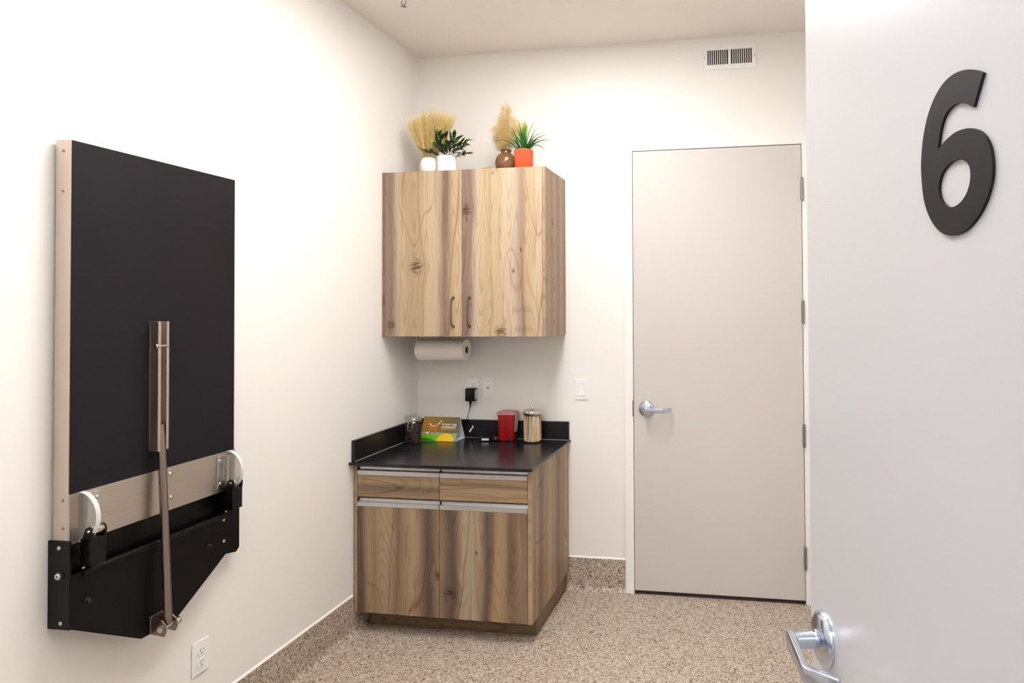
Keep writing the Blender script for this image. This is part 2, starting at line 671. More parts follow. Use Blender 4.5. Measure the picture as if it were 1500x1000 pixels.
def sweep_bar(bm, path, hh, tt):
    """flat bar following a 2D path (s, o) in a door's local x/y, height hh in z, thickness tt"""
    n = len(path)
    L, Rr = [], []
    for i, p in enumerate(path):
        a = Vector(path[max(i - 1, 0)]); c = Vector(path[min(i + 1, n - 1)])
        d = (c - a).normalized()
        nn = Vector((-d.y, d.x))
        # mitre
        if 0 < i < n - 1:
            d1 = (Vector(p) - a).normalized()
            n1 = Vector((-d1.y, d1.x))
            k = 1 / max(.5, nn.dot(n1))
        else:
            k = 1
        L.append(Vector(p) + nn * tt / 2 * k)
        Rr.append(Vector(p) - nn * tt / 2 * k)
    t = bmesh.new()
    secs = []
    for i in range(n):
        h = hh[i] if isinstance(hh, (list, tuple)) else hh
        secs.append([t.verts.new((L[i].x, L[i].y, -h / 2)), t.verts.new((Rr[i].x, Rr[i].y, -h / 2)),
                     t.verts.new((Rr[i].x, Rr[i].y, h / 2)), t.verts.new((L[i].x, L[i].y, h / 2))])
    for a, c in zip(secs, secs[1:]):
        for k in range(4):
            t.faces.new((a[k], a[(k + 1) % 4], c[(k + 1) % 4], c[k]))
    t.faces.new(secs[0][::-1]); t.faces.new(secs[-1])
    bmesh.ops.recalc_face_normals(t, faces=t.faces[:])
    es = [e for e in t.edges if e.calc_face_angle(0) > R(50)]
    bmesh.ops.bevel(t, geom=es, offset=.0016, segments=2, affect='EDGES', profile=.5)
    return t


def lever_set(parent, x, y, z, sx, sy, m):
    """rose + lever at (x,y,z); lever runs along sx*x, sticks out along sy*y"""
    F = Matrix.Translation((x, y, z)) @ Matrix.Diagonal((sx, sy, 1, 1))
    t = bmesh.new()
    lathe(t, [(0, 0), (.0445, 0), (.0445, .004), (.0435, .0065), (.038, .011), (.030, .0135), (.020, .0145), (.0165, .0155), (.0165, .018), (0, .018)],
          (0, 0, 0), (0, 1, 0), 48)
    bb = bm_new(); merge(bb, t, F)
    bmesh.ops.recalc_face_normals(bb, faces=bb.faces[:])
    rose = obj('rose', bb, m, parent)
    t = bmesh.new()
    lathe(t, [(0, .018), (.0125, .018), (.0125, .0215), (.0145, .022), (.0145, .05), (.012, .0535), (0, .0535)], (0, 0, 0), (0, 1, 0), 32)
    bb = bm_new(); merge(bb, t, F)
    t = sweep_bar(None, [(-.015, .0570), (0, .0585), (.052, .0640), (.096, .0690), (.1000, .0675), (.138, .032)],
                  [.022, .027, .026, .0255, .0255, .025], .0105)
    merge(bb, t, F)
    bmesh.ops.recalc_face_normals(bb, faces=bb.faces[:])
    obj('lever', bb, m, parent, ang=28)
    return rose


lever_set(door1, 1.359, -.014, 1.015, 1, -1, SATIN)
b = bm_new(); box(b, 1.2795, 1.2865, -.0185, -.0155, .972, 1.059, .001); obj('strike_plate', b, SATIN_HINGE, door1, False)

# ---- entry door standing open, numeral on it
door2 = bpy.data.objects.new('door_2', None)
COL.objects.link(door2)
door2.location = (2.247, -3.216, 0)
door2.rotation_euler = (0, 0, R(105))
tag(door2, kind='structure')
b = bm_new(); box(b, 0, .914, -.044, 0, .012, 2.438, .0015); obj('slab', b, HALL_DOOR_PAINT, door2, False)
lever_set(door2, .8505, 0, 1.015, -1, 1, SATIN)
OUT = [(0.4037, 1.8095), (0.4138, 1.8156), (0.4269, 1.8215), (0.4406, 1.8251), (0.455, 1.8265), (0.47, 1.8246), (0.4838, 1.8188), (0.4961, 1.8092), (0.5068, 1.7963), (0.5148, 1.7799), (0.5195, 1.7646), (0.5224, 1.7464), (0.5225, 1.7322), (0.5207, 1.7152), (0.5168, 1.698), (0.5094, 1.6829), (0.4993, 1.6699), (0.4874, 1.6598), (0.4758, 1.654), (0.4645, 1.6514), (0.4517, 1.6512), (0.4375, 1.6538), (0.4238, 1.66), (0.4122, 1.6686), (0.4025, 1.6792), (0.3961, 1.69), (0.3922, 1.7011), (0.3911, 1.7107), (0.3918, 1.7207), (0.3943, 1.7312), (0.399, 1.7403), (0.4057, 1.7481), (0.4151, 1.7547), (0.4266, 1.7596), (0.4385, 1.7618), (0.4528, 1.7623), (0.4677, 1.7593), (0.4773, 1.7558), (0.4861, 1.7517), (0.4843, 1.7625), (0.48, 1.7749), (0.474, 1.7843), (0.4651, 1.7905), (0.4539, 1.7929), (0.4431, 1.7914), (0.4328, 1.7873), (0.4202, 1.7796)]
HOLE = [(0.4477, 1.7316), (0.4589, 1.732), (0.4703, 1.729), (0.4793, 1.7232), (0.4846, 1.7152), (0.4863, 1.7066), (0.4838, 1.6971), (0.4777, 1.6889), (0.4694, 1.6841), (0.4619, 1.6822), (0.451, 1.6829), (0.4402, 1.6875), (0.4325, 1.6946), (0.4278, 1.7041), (0.427, 1.7133), (0.4292, 1.7211), (0.4342, 1.7264), (0.441, 1.7298)]


def catmull(p, corners=(), k=4):
    n = len(p)
    out = []
    for i in range(n):
        p0, p1, p2, p3 = p[i - 1], p[i], p[(i + 1) % n], p[(i + 2) % n]
        if i in corners:
            p0 = p1
        if (i + 1) % n in corners:
            p3 = p2
        for j in range(k):
            t = j / k
            out.append(tuple(.5 * (2 * p1[q] + (p2[q] - p0[q]) * t + (2 * p0[q] - 5 * p1[q] + 4 * p2[q] - p3[q]) * t * t
                                   + (3 * p1[q] - p0[q] - 3 * p2[q] + p3[q]) * t ** 3) for q in (0, 1)))
    return out


b = bm_new()
prism(b, catmull(OUT, (0, 38, 46)), .0005, .0040, 'xz', catmull(HOLE))
num = obj('door_number', b, NUMERAL, door2, ang=30)
num['label'] = 'black raised numeral 6'
# entry frame (casing round the doorway, behind the camera's view)
b = bm_new()
box(b, EX0, 1.325, YH - .012, YF + .012, 0, EH, .002)
t2 = struct('trim_2', b, WHITE_TRIM)
b = bm_new(); box(b, 2.262, EX1, YH - .012, YF - .002, 0, EH, .002); obj('jamb', b, WHITE_TRIM, t2, False)
b = bm_new(); box(b, 1.325, 2.262, YH - .012, YF - .002, 2.448, EH, .002); obj('head', b, WHITE_TRIM, t2, False)


# ---- ceiling troffers: the room's main panel, an added fill panel, the corridor panel
def troffer(label, x, y, sx, sy, m):
    t = thing('ceiling_light', label, 'light', (x, y, H), 0, 'recessed ceiling light panels')
    b = bm_new()
    w = .022
    box(b, -sx / 2, sx / 2, -sy / 2, -sy / 2 + w, -.012, -.0005, .002)
    box(b, -sx / 2, sx / 2, sy / 2 - w, sy / 2, -.012, -.0005, .002)
    box(b, -sx / 2, -sx / 2 + w, -sy / 2 + w, sy / 2 - w, -.012, -.0005, .002)
    box(b, sx / 2 - w, sx / 2, -sy / 2 + w, sy / 2 - w, -.012, -.0005, .002)
    obj('frame', b, WHITE_TRIM, t, False)
    b = bm_new(); box(b, -sx / 2 + w, sx / 2 - w, -sy / 2 + w, sy / 2 - w, -.008, -.001)
    obj('diffuser', b, m, t, False)


LM = emit('troffer_glow', (252, 250, 249), ROOM_LIGHT)
LM2 = emit('fill_panel_glow', (252, 250, 249), ROOM_LIGHT * .8)
LH = emit('corridor_glow', (234, 240, 255), HALL_LIGHT)
troffer('rectangular ceiling light panel nearer the beige back door', 1.10, -1.32, .6, 1.2, LM)
troffer('added fill light panel on the ceiling just inside the open entry door', 1.10, -2.68, .6, .6, LM2)  # unseen panel added to brighten the base cabinet front and under-cabinet wall
troffer('rectangular corridor ceiling light panel outside the open door', 1.6, -4.85, 1.2, .6, LH)

# ================================================================== UPPER CABINET
def stops(*a):
    return list(a)


ULs = [(0, (176, 142, 114)), (.05, (168, 138, 116)), (.09, (150, 124, 108)), (.15, (214, 190, 152)), (.22, (216, 190, 150)), (.32, (206, 170, 124)),
       (.48, (204, 172, 126)), (.56, (224, 200, 160)), (.66, (218, 190, 150)), (.73, (188, 158, 128)), (.78, (140, 115, 100)), (.85, (206, 172, 126)), (.93, (222, 190, 146)), (1, (214, 182, 142))]
URs = [(0, (168, 136, 116)), (.06, (160, 130, 112)), (.11, (196, 166, 140)), (.16, (230, 206, 176)), (.24, (218, 188, 140)), (.38, (222, 190, 140)), (.5, (224, 194, 148)),
       (.58, (228, 206, 174)), (.68, (220, 192, 156)), (.765, (150, 122, 104)), (.81, (222, 188, 138)), (.9, (220, 186, 136)), (.95, (230, 204, 170)), (1, (220, 190, 150))]
SDs = [(0, (196, 160, 122)), (.1, (160, 128, 102)), (.2, (188, 152, 118)), (.3, (140, 112, 90)), (.42, (192, 160, 122)), (.52, (168, 136, 106)), (.62, (132, 106, 86)), (.72, (190, 158, 120)), (.85, (178, 144, 110)), (1, (150, 120, 96))]
BLs = [(0, (140, 112, 90)), (.08, (128, 104, 88)), (.15, (196, 164, 122)), (.25, (176, 144, 110)), (.38, (200, 170, 128)), (.45, (160, 130, 100)), (.55, (172, 140, 106)), (.66, (200, 168, 126)), (.76, (178, 146, 110)), (.84, (120, 98, 82)), (.92, (138, 112, 92)), (1, (186, 150, 112))]
BRs = [(0, (176, 142, 108)), (.08, (130, 106, 88)), (.16, (118, 96, 80)), (.24, (200, 172, 132)), (.34, (186, 164, 140)), (.42, (200, 170, 128)), (.5, (140, 114, 94)), (.56, (122, 100, 84)), (.64, (196, 162, 116)), (.74, (184, 150, 110)), (.82, (134, 108, 88)), (.92, (178, 146, 110)), (1, (160, 130, 100))]
DLs = [(0, (190, 156, 114)), (.25, (166, 136, 104)), (.45, (138, 112, 90)), (.6, (196, 164, 122)), (.8, (206, 172, 128)), (1, (150, 120, 94))]
DRs = [(0, (206, 172, 126)), (.25, (180, 146, 108)), (.42, (212, 180, 136)), (.58, (132, 106, 84)), (.72, (204, 170, 124)), (1, (170, 138, 102))]

def punch(st, k):
    m = [sum(c[i] for _, c in st) / len(st) for i in range(3)]
    return [(p, tuple(max(20, min(250, m[i] + (c[i] - m[i]) * k)) for i in range(3))) for p, c in st]


BLs, BRs, DLs, DRs = punch(BLs, 1.3), punch(BRs, 1.35), punch(DLs, 1.15), punch(DRs, 1.2)
UZ0, UZ1, UY = 1.4266, 2.296, -.377
W_UL = wood('hickory_upper_door_a', ULs, 'x', 'z', .018, .43, [(.195, .365, .040), (.05, .06, .024)], 1.3)
W_UR = wood('hickory_upper_door_b', URs, 'x', 'z', .45, .433, [(.468, .655, .032), (.66, .022, .036)], 4.7)
W_US = wood('hickory_upper_side', SDs, 'y', 'z', -.377, .377, [(-.25, .60, .018)], 7.9, gain=.9)
W_UE = wood('hickory_upper_edge', SDs, 'x', 'z', -.4, 1.3, (), 9.9, pins=False)
W_BL = wood('hickory_base_door_a', BLs, 'x', 'z', .022, .426, [(.44, .30, .020)], 12.1, warp=.07)
W_BR = wood('hickory_base_door_b', BRs, 'x', 'z', .452, .436, [(.50, .22, .03)], 16.3, warp=.09)
W_DL = wood('hickory_drawer_a', DLs, 'z', 'x', .66, .11, [(.37, .71, .022)], 19.1, warp=.03)
W_DR = wood('hickory_drawer_b', DRs, 'z', 'x', .66, .11, [(.84, .69, .02)], 24.3, warp=.06)
BSs = [(i / 17, [(200, 166, 124), (162, 132, 102), (184, 150, 110), (136, 110, 88), (196, 162, 118), (164, 132, 100)][(i * 5 + i // 4) % 6]) for i in range(18)]
W_BS = wood('hickory_base_side', BSs, 'y', 'z', -.63, .63, [(-.07, .33, .02)], 28.5, gain=.86, pins=False)
W_TK = wood('hickory_toe_kick', [(0, (128, 104, 74)), (.5, (146, 120, 84)), (1, (118, 94, 66))], 'z', 'x', 0, .1, (), 31.5)

uc = thing('wall_cabinet', 'light hickory two-door cabinet hung on the wall above the black counter', 'cabinet', (0, 0, UZ0))
hh = UZ1 - UZ0
b = bm_new(); box(b, .884, .897, UY, -.001, 0, hh, .0008); obj('side_panel', b, W_US, uc, False)
b = bm_new(); box(b, .001, .0165, UY, -.001, 0, hh, .0008); obj('side_panel', b, W_UE, uc, False)
b = bm_new(); box(b, .0165, .884, UY + .022, -.001, 0, .018); obj('bottom_panel', b, W_UE, uc, False)
b = bm_new(); box(b, .0165, .884, UY + .022, -.001, hh - .018, hh); obj('top_panel', b, W_UE, uc, False)
b = bm_new(); box(b, .0165, .884, -.014, -.001, .018, hh - .018); obj('back_panel', b, W_UE, uc, False)


def pull_handle(parent, x, y, z0, z1):
    b = bm_new()
    pts = []
    n = 12
    for i in range(n + 1):
        t = i / n
        z = z0 + (z1 - z0) * t
        d = .030 * min(1, (min(t, 1 - t) / .10)) ** .6 if 0 < t < 1 else 0
        pts.append((x, y - d, z))
    tube(b, pts, .0048, 8)
    cyl(b, (x, y - .0002, z0), (x, y - .005, z0), .0075, seg=12)
    cyl(b, (x, y - .0002, z1), (x, y - .005, z1), .0075, seg=12)
    obj('handle', b, HANDLE, parent)


HANDLE = brushed('handle_nickel', (122, 112, 104), .35, 'z')
b = bm_new(); box(b, .018, .4485, UY, UY + .019, .001, hh - .001, .001); d = obj('door', b, W_UL, uc, False); pull_handle(d, .402, UY, .053, .203)
b = bm_new(); box(b, .4515, .8825, UY, UY + .019, .001, hh - .001, .001); d = obj('door', b, W_UR, uc, False); pull_handle(d, .491, UY, .053, .203)

# ================================================================== BASE CABINET
BY = -.63
bc = thing('base_cabinet', 'hickory base cabinet with two drawers and two doors under the black counter', 'cabinet', (0, 0, 0))
b = bm_new(); box(b, .889, .910, BY, -.001, .1, .8175, .0008); obj('side_panel', b, W_BS, bc, False)
b = bm_new(); box(b, .009, .0215, BY, -.001, .1, .8175, .0008); obj('side_panel', b, W_BS, bc, False)
b = bm_new(); box(b, .0215, .889, BY + .021, -.02, .1, .118); obj('bottom_panel', b, W_BS, bc, False)
b = bm_new(); box(b, .0215, .889, -.02, -.001, .1, .8175); obj('back_panel', b, W_BS, bc, False)
b = bm_new(); box(b, .0215, .889, BY + .03, BY + .05, .8, .8175); box(b, .0215, .889, BY + .03, BY + .05, .63, .66)
obj('front_rail', b, W_BS, bc, False)
b = bm_new()
box(b, .030, .897, -.530, -.512, .0005, .1); box(b, .879, .897, -.512, -.001, .0005, .1)
obj('toe_kick', b, W_TK, bc, False)


def alu_pull(parent, x0, x1, ztop, face_h=.0215, rec_h=.0155):
    """J-profile finger pull: bright lip below, darker coved recess above"""
    z0 = ztop - rec_h - face_h
    b = bm_new()
    box(b, x0, x1, BY - .001, BY + .003, z0, z0 + face_h, .0006)
    p = obj('finger_pull', b, ALU, parent, False)
    b = bm_new()
    prof = [(BY + .003, z0 + face_h - .0005), (BY + .006, z0 + face_h + .0015), (BY + .009, z0 + face_h + .006), (BY + .0105, ztop), (BY + .018, ztop), (BY + .018, z0 + face_h - .002), (BY + .003, z0 + face_h - .002)]
    prism(b, prof, x0, x1, 'yz')
    obj('pull_recess', b, ALU_DARK, p, False)
    b = bm_new()
    box(b, x0, x0 + .006, BY + .002, BY + .010, z0 + face_h, ztop - .001)
    obj('pull_end_cap', b, BLACK_PLASTIC, p, False)


for (x0, x1, wd, wb) in ((.0235, .4485, W_DL, W_BL), (.4515, .887, W_DR, W_BR)):
    b = bm_new(); box(b, x0, x1, BY, BY + .019, .661, .7655, .0008); d = obj('drawer', b, wd, bc, False)
    alu_pull(d, x0, x1, .8035)
    b = bm_new(); box(b, x0, x1, BY, BY + .019, .102, .6135, .0008); d = obj('door', b, wb, bc, False)
    alu_pull(d, x0, x1, .6515)

# ---- counter with splashes
ZC = .832
ct = thing('countertop', 'black stone-look countertop with upstands on the base cabinet', 'countertop', (0, 0, .818))
b = bm_new(); box(b, .001, .925, -.668, -.001, 0, ZC - .818, .0018); obj('slab', b, COUNTER, ct, False)
b = bm_new(); box(b, .0195, .917, -.0195, -.001, ZC - .8178, .9345 - .818, .0025); obj('back_upstand', b, COUNTER, ct, False)
b = bm_new(); box(b, .001, .0195, -.645, -.001, ZC - .8178, .9345 - .818, .0025); obj('side_upstand', b, COUNTER, ct, False)
b = bm_new(); prism(b, [(-.0195, .0142), (-.0225, .0142), (-.0195, .0165)], .0195, .917, 'yz'); obj('joint_bead', b, mat('joint_grey', (128, 124, 126), .4), ct, False)
b = bm_new(); prism(b, [(.0195, .0142), (.0225, .0142), (.0195, .0165)], -.645, -.0195, 'xz'); obj('joint_bead', b, bpy.data.materials['joint_grey'], ct, False)

# ================================================================== FOLD-DOWN EXAM TABLE
et = thing('exam_table', 'black fold-down exam table folded flat against the left wall', 'exam table', (0, -1.725, .57))
OY, OZ = 1.725, -.57      # local = world + (0, OY, OZ)


def LY(y): return y + OY
def LZ(z): return z + OZ


X0, X1 = .012, .060
Y0, Y1, Z0t, Z1t = -2.018, -1.437, .930, 2.048
b = bm_new(); box(b, X0 + .004, X1 + .001, LY(Y0 + .003), LY(Y1 - .003), LZ(1.066), LZ(Z1t - .001), .001); obj('tabletop', b, BLACK_TOP, et, False)
for (ya, yb) in ((Y0, Y0 + .003), (Y1 - .003, Y1)):
    b = bm_new(); box(b, X0, X1, LY(ya), LY(yb), LZ(Z0t), LZ(Z1t), .0006); rl = obj('edge_rail', b, STEEL_V, et, False)
    if ya == Y0:
        for (sx_, sz_) in ((.036, 2.017), (.036, 1.905), (.044, 1.053), (.046, .976)):
            b = bm_new(); lathe(b, [(0, 0), (.0045, 0), (.004, .0015), (.0015, .0022), (0, .0022)], (sx_, LY(Y0), LZ(sz_)), (0, -1, 0), 12)
            obj('rail_screw', b, ROD, rl)
b = bm_new(); box(b, X0, X1 - .002, LY(Y0 + .003), LY(Y1 - .003), LZ(Z1t - .001), LZ(Z1t + .001)); obj('edge_rail', b, STEEL, et, False)
b = bm_new(); box(b, X0 + .006, X1 + .003, LY(Y0 + .001), LY(Y1 - .001), LZ(Z0t), LZ(1.068), .0008); bd = obj('steel_band', b, STEEL, et, False)


def screw(parent, x, y, z, r=.007, m=SCREW, ax=(1, 0, 0), name='screw'):
    b = bm_new(); lathe(b, [(0, 0), (r, 0), (r * .95, r * .25), (r * .6, r * .55), (0, r * .62)], (x, LY(y), LZ(z)), ax, 16)
    return obj(name, b, m, parent)


XB = X1 + .003
for (y, z) in ((-1.703, 1.046), (-1.700, .970)):
    screw(bd, XB, y, z)
# clear half-round guards on their flanges
for (yd, ys) in ((-1.985, 1), (-1.468, -1)):
    b = bm_new()
    n = 20
    rr = .061
    zc = 1.0
    arc = [(XB + rr * math.cos(R(-90 + 180 * i / n)) * .92, LZ(zc) + (rr + .006) * math.sin(R(-90 + 180 * i / n))) for i in range(n + 1)]
    prism(b, arc, LY(yd - .006), LY(yd + .006), 'xz')
    g = obj('clear_guard', b, ACRYLIC, et)
    b = bm_new()
    t = bmesh.new()
    vi, vo = [], []
    for (x, z) in arc:
        for y, lst in ((LY(yd - .0062), vi), (LY(yd + .0062), vo)):
            lst.append((t.verts.new((x + .0004, y, z)), t.verts.new((XB + (x - XB) * 1.03 + .0004, y, LZ(zc) + (z - LZ(zc)) * 1.03))))
    for k in range(n):
        t.faces.new((vi[k][0], vi[k + 1][0], vi[k + 1][1], vi[k][1]))
        t.faces.new((vo[k][0], vo[k][1], vo[k + 1][1], vo[k + 1][0]))
        t.faces.new((vi[k][1], vi[k + 1][1], vo[k + 1][1], vo[k][1]))
        t.faces.new((vi[k][0], vo[k][0], vo[k + 1][0], vi[k + 1][0]))
    bmesh.ops.recalc_face_normals(t, faces=t.faces[:])
    merge(b, t)
    obj('guard_rim', b, ACRYLIC_RIM, g)
    b = bm_new()
    ya, yb = sorted((yd + ys * .006, yd + ys * .052))
    box(b, XB, XB + .005, LY(ya), LY(yb), LZ(.944), LZ(1.060), .002)
    box(b, XB + .005, XB + .013, LY(min(yd + ys * .006, yd + ys * .016)), LY(max(yd + ys * .006, yd + ys * .016)), LZ(.950), LZ(1.056), .002)
    f = obj('guard_flange', b, brushed('flange_metal', (205, 203, 200), .25, 'z') if 'flange_metal' not in bpy.data.materials else bpy.data.materials['flange_metal'], et, False)
    for zz in (.962, 1.042):
        screw(f, XB + .005, yd + ys * .041, zz, .006)
        screw(f, XB + .013, yd + ys * .0105, zz, .004)
# black wall mount
XM = .070
b = bm_new()
plate = [(LY(-2.018), LZ(.848)), (LY(-2.018), LZ(.703)), (LY(-1.807), LZ(.571)), (LY(-1.690), LZ(.571)), (LY(-1.478), LZ(.712)), (LY(-1.478), LZ(.848))]
prism(b, plate, XM - .004, XM, 'yz')
mount = obj('mount_plate', b, BLACK_STEEL, et, False)
b = bm_new(); box(b, .03, .036, LY(-2.012), LY(-1.484), LZ(.70), LZ(.94)); obj('mount_recess', b, BLACK_STEEL, mount, False)
b = bm_new()
cyl(b, (XM - .004, LY(-1.985), LZ(.842)), (XM - .004, LY(-1.49), LZ(.842)), .011, seg=16)
obj('hinge_tube', b, BLACK_STEEL, mount)
b = bm_new(); box(b, .001, XM + .002, LY(-2.022), LY(-2.018), LZ(.702), LZ(.943), .001); sp = obj('mount_cheek', b, BLACK_STEEL, et, False)
screw(sp, .038, -2.022, .924, .006, SCREW, (0, -1, 0), 'bolt'); screw(sp, .045, -2.022, .72, .006, SCREW, (0, -1, 0), 'bolt')
b = bm_new(); lathe(b, [(0, 0), (.013, 0), (.013, .002), (.011, .003), (0, .003)], (.042, LY(-2.022), LZ(.849)), (0, -1, 0), 20); w = obj('washer', b, BLACK_PLASTIC, sp)
b = bm_new(); lathe(b, [(.0035, .003), (.009, .003), (.009, .007), (.0075, .009), (.0035, .009), (.003, .005), (0, .005)], (.042, LY(-2.022), LZ(.849)), (0, -1, 0), 6 * 4); obj('nut', b, SCREW, w)
b = bm_new()
wing = [(LY(-1.480), LZ(.698)), (LY(-1.402), LZ(.683)), (LY(-1.388), LZ(.696)), (LY(-1.388), LZ(.93)), (LY(-1.480), LZ(.93))]
prism(b, wing, .034, .039, 'yz'); box(b, .001, .039, LY(-1.480), LY(-1.474), LZ(.70), LZ(.93)); box(b, .001, .034, LY(-1.393), LY(-1.388), LZ(.70), LZ(.93))
obj('mount_wing', b, BLACK_STEEL, et, False)
for ya, za in ((-2.018, .704), (-1.484, .715)):
    b = bm_new(); box(b, .001, XM - .004, LY(ya), LY(ya + .006), LZ(za), LZ(.94)); obj('mount_web', b, BLACK_STEEL, mount, False)
for (y, z) in ((-1.973, .761), (-1.558, .761)):
    b = bm_new(); lathe(b, [(0, 0), (.009, 0), (.009, .002), (.006, .004), (.006, .010), (.004, .012), (0, .012)], (XM, LY(y), LZ(z)), (1, 0, 0), 16); obj('stop_bolt', b, mat('bolt_dark', (48, 44, 44), .4, .6) if 'bolt_dark' not in bpy.data.materials else bpy.data.materials['bolt_dark'], mount)
for (y, z) in ((-1.494, .831), (-1.494, .756)):
    screw(mount, XM, y, z, .006)
# latch arms with steel rollers
for (ya, yb, sgn) in ((-1.992, -1.950, 1), (-1.496, -1.452, -1)):
    b = bm_new()
    box(b, XM - .002, XM + .038, LY(ya), LY(yb), LZ(.866), LZ(.941), .003)
    for yy in (ya, yb - .006):
        prism(b, [(XM + .006, LZ(.935)), (XM + .037, LZ(.935)), (XM + .039, LZ(.958)), (XM + .036, LZ(.969)), (XM + .027, LZ(.974)), (XM + .017, LZ(.969)), (XM + .008, LZ(.948))], LY(yy), LY(yy + .006), 'xz')
    la = obj('latch_arm', b, BLACK_PLASTIC, et, False)
    b = bm_new(); cyl(b, (XM + .027, LY(ya + .006), LZ(.961)), (XM + .027, LY(yb - .006), LZ(.961)), .0115, seg=18, bev=.001); obj('roller', b, SCREW, la)
    b = bm_new(); lathe(b, [(0, 0), (.004, 0), (.003, .002), (0, .002)], (XM + .027, LY(ya), LZ(.961)), (0, -1, 0), 12)
    obj('pivot_pin', b, SCREW, la)
    screw(mount, XM, (ya + yb) / 2 - .012, .858, .0045); None
# support channel, pin, prop rod and foot clevis
b = bm_new()
CY0, CY1 = -1.778, -1.740
t = bmesh.new(); t.free()
box(b, X1 + .001, X1 + .004, LY(CY0), LY(CY1), LZ(1.136), LZ(1.538), .0006)
box(b, X1 + .004, .094, LY(CY0), LY(CY0 + .0035), LZ(1.134), LZ(1.538), .0008)
box(b, X1 + .004, .094, LY(CY1 - .0035), LY(CY1), LZ(1.136), LZ(1.538), .0008)
box(b, .091, .094, LY(CY0 + .0035), LY(CY0 + .0095), LZ(1.134), LZ(1.538), .0006)
box(b, .091, .094, LY(CY1 - .0085), LY(CY1 - .0035), LZ(1.136), LZ(1.538), .0006)
chn = obj('support_channel', b, STEEL_V, et, False)
b = bm_new(); cyl(b, (.096, LY(CY0 - .010), LZ(1.462)), (.096, LY(CY1 - .004), LZ(1.462)), .0035, seg=12); cyl(b, (.096, LY(CY0 - .014), LZ(1.462)), (.096, LY(CY0 - .006), LZ(1.462)), .007, seg=14, bev=.001)
obj('retaining_pin', b, SCREW, chn)
b = bm_new(); tube(b, [(.081, LY(-1.759), LZ(1.215)), (.088, LY(-1.757), LZ(1.10)), (.100, LY(-1.756), LZ(.85)), (.112, LY(-1.756), LZ(.598))], .0115, 18)
obj('prop_rod', b, ROD, et)
b = bm_new()
for yy in (-1.779, -1.739):
    prism(b, [(XM, LZ(.572)), (XM + .050, LZ(.566)), (XM + .056, LZ(.585)), (XM + .052, LZ(.604)), (XM + .038, LZ(.615)), (XM, LZ(.622))], LY(yy), LY(yy + .005), 'xz')
box(b, XM, XM + .005, LY(-1.782), LY(-1.726), LZ(.572), LZ(.626), .001)
ft = obj('foot_clevis', b, ROD, et, False)
b = bm_new(); cyl(b, (XM + .042, LY(-1.783), LZ(.590)), (XM + .042, LY(-1.728), LZ(.590)), .006, seg=14, bev=.001)
cyl(b, (XM + .042, LY(-1.786), LZ(.590)), (XM + .042, LY(-1.779), LZ(.590)), .010, seg=6); cyl(b, (XM + .042, LY(-1.734), LZ(.590)), (XM + .042, LY(-1.718), LZ(.590)), .012, seg=18, bev=.002)
obj('clevis_bolt', b, SCREW, ft)

# ================================================================== WALL FITTINGS
def duplex(name, label, loc, rotz, group='electrical wall plates'):
    """plate lies in local xz, facing local -y"""
    t = thing(name, label, 'outlet', loc, rotz, group)
    b = bm_new(); box(b, -.035, .035, -.006, -.0005, -.058, .058, .003); obj('plate', b, PLASTIC, t, False)
    for zc in (.0195, -.0195):
        b = bm_new()
        n = 20
        poly = []
        for i in range(n):
            a = 2 * math.pi * i / n
            poly.append((.0172 * math.cos(a), zc + max(-.0135, min(.0135, .0172 * math.sin(a)))))
        prism(b, poly, -.0085, -.005, 'xz')
        s = obj('receptacle', b, PLASTIC, t, False)
        b = bm_new()
        box(b, -.0075, -.0052, -.0088, -.0083, zc + .001, zc + .009); box(b, .0052, .0075, -.0088, -.0083, zc + .0015, zc + .008)
        cyl(b, (0, -.0088, zc - .007), (0, -.0083, zc - .007), .0027, seg=10)
        obj('slots', b, SLOT, s, False)
    b = bm_new(); lathe(b, [(0, 0), (.0025, 0), (.0018, .001), (0, .001)], (0, -.006, 0), (0, -1, 0), 10); obj('plate_screw', b, PLASTIC, t)
    return t


duplex('wall_outlet', 'white double outlet low on the left wall below the exam table', (0, -1.520, .360), R(90))
duplex('wall_outlet', 'white outlet above the counter with a black adapter plugged in', (.345, 0, 1.113), 0)
t = thing('data_jack', 'white wall plate with one small jack, right of the plugged adapter', 'wall plate', (.436, 0, 1.118), 0, 'electrical wall plates')
b = bm_new(); box(b, -.035, .035, -.006, -.0005, -.058, .058, .003); obj('plate', b, PLASTIC, t, False)
b = bm_new(); box(b, -.009, .009, -.0072, -.005, -.010, .010, .001); j = obj('jack', b, PLASTIC, t, False)
b = bm_new(); box(b, -.0055, .0055, -.0076, -.0071, -.002, .004); box(b, -.003, .003, -.0076, -.0071, -.005, -.002); obj('jack_opening', b, SLOT, j, False)
for zz in (.0415, -.0415):
    b = bm_new(); lathe(b, [(0, 0), (.003, 0), (.0022, .0012), (0, .0012)], (0, -.006, zz), (0, -1, 0), 10); obj('plate_screw', b, mat('screw_grey', (180, 178, 178), .4) if 'screw_grey' not in bpy.data.materials else bpy.data.materials['screw_grey'], t)
t = thing('light_switch', 'white rocker light switch between the cabinets and the beige door', 'switch', (.9875, 0, 1.115), 0)
b = bm_new(); box(b, -.036, .036, -.006, -.0005, -.0585, .0585, .003); obj('plate', b, PLASTIC, t, False)
b = bm_new(); prism(b, [(-.0055, -.0335), (-.0055, .0335), (-.0085, .0335), (-.0075, 0), (-.0115, -.0335)], -.0165, .0165, 'yz'); obj('rocker', b, PLASTIC, t, False)
b = bm_new(); box(b, -.0185, .0185, -.0064, -.0058, -.0355, .0355); obj('rocker_surround', b, mat('plate_shadow', (205, 202, 200), .5), t, False)

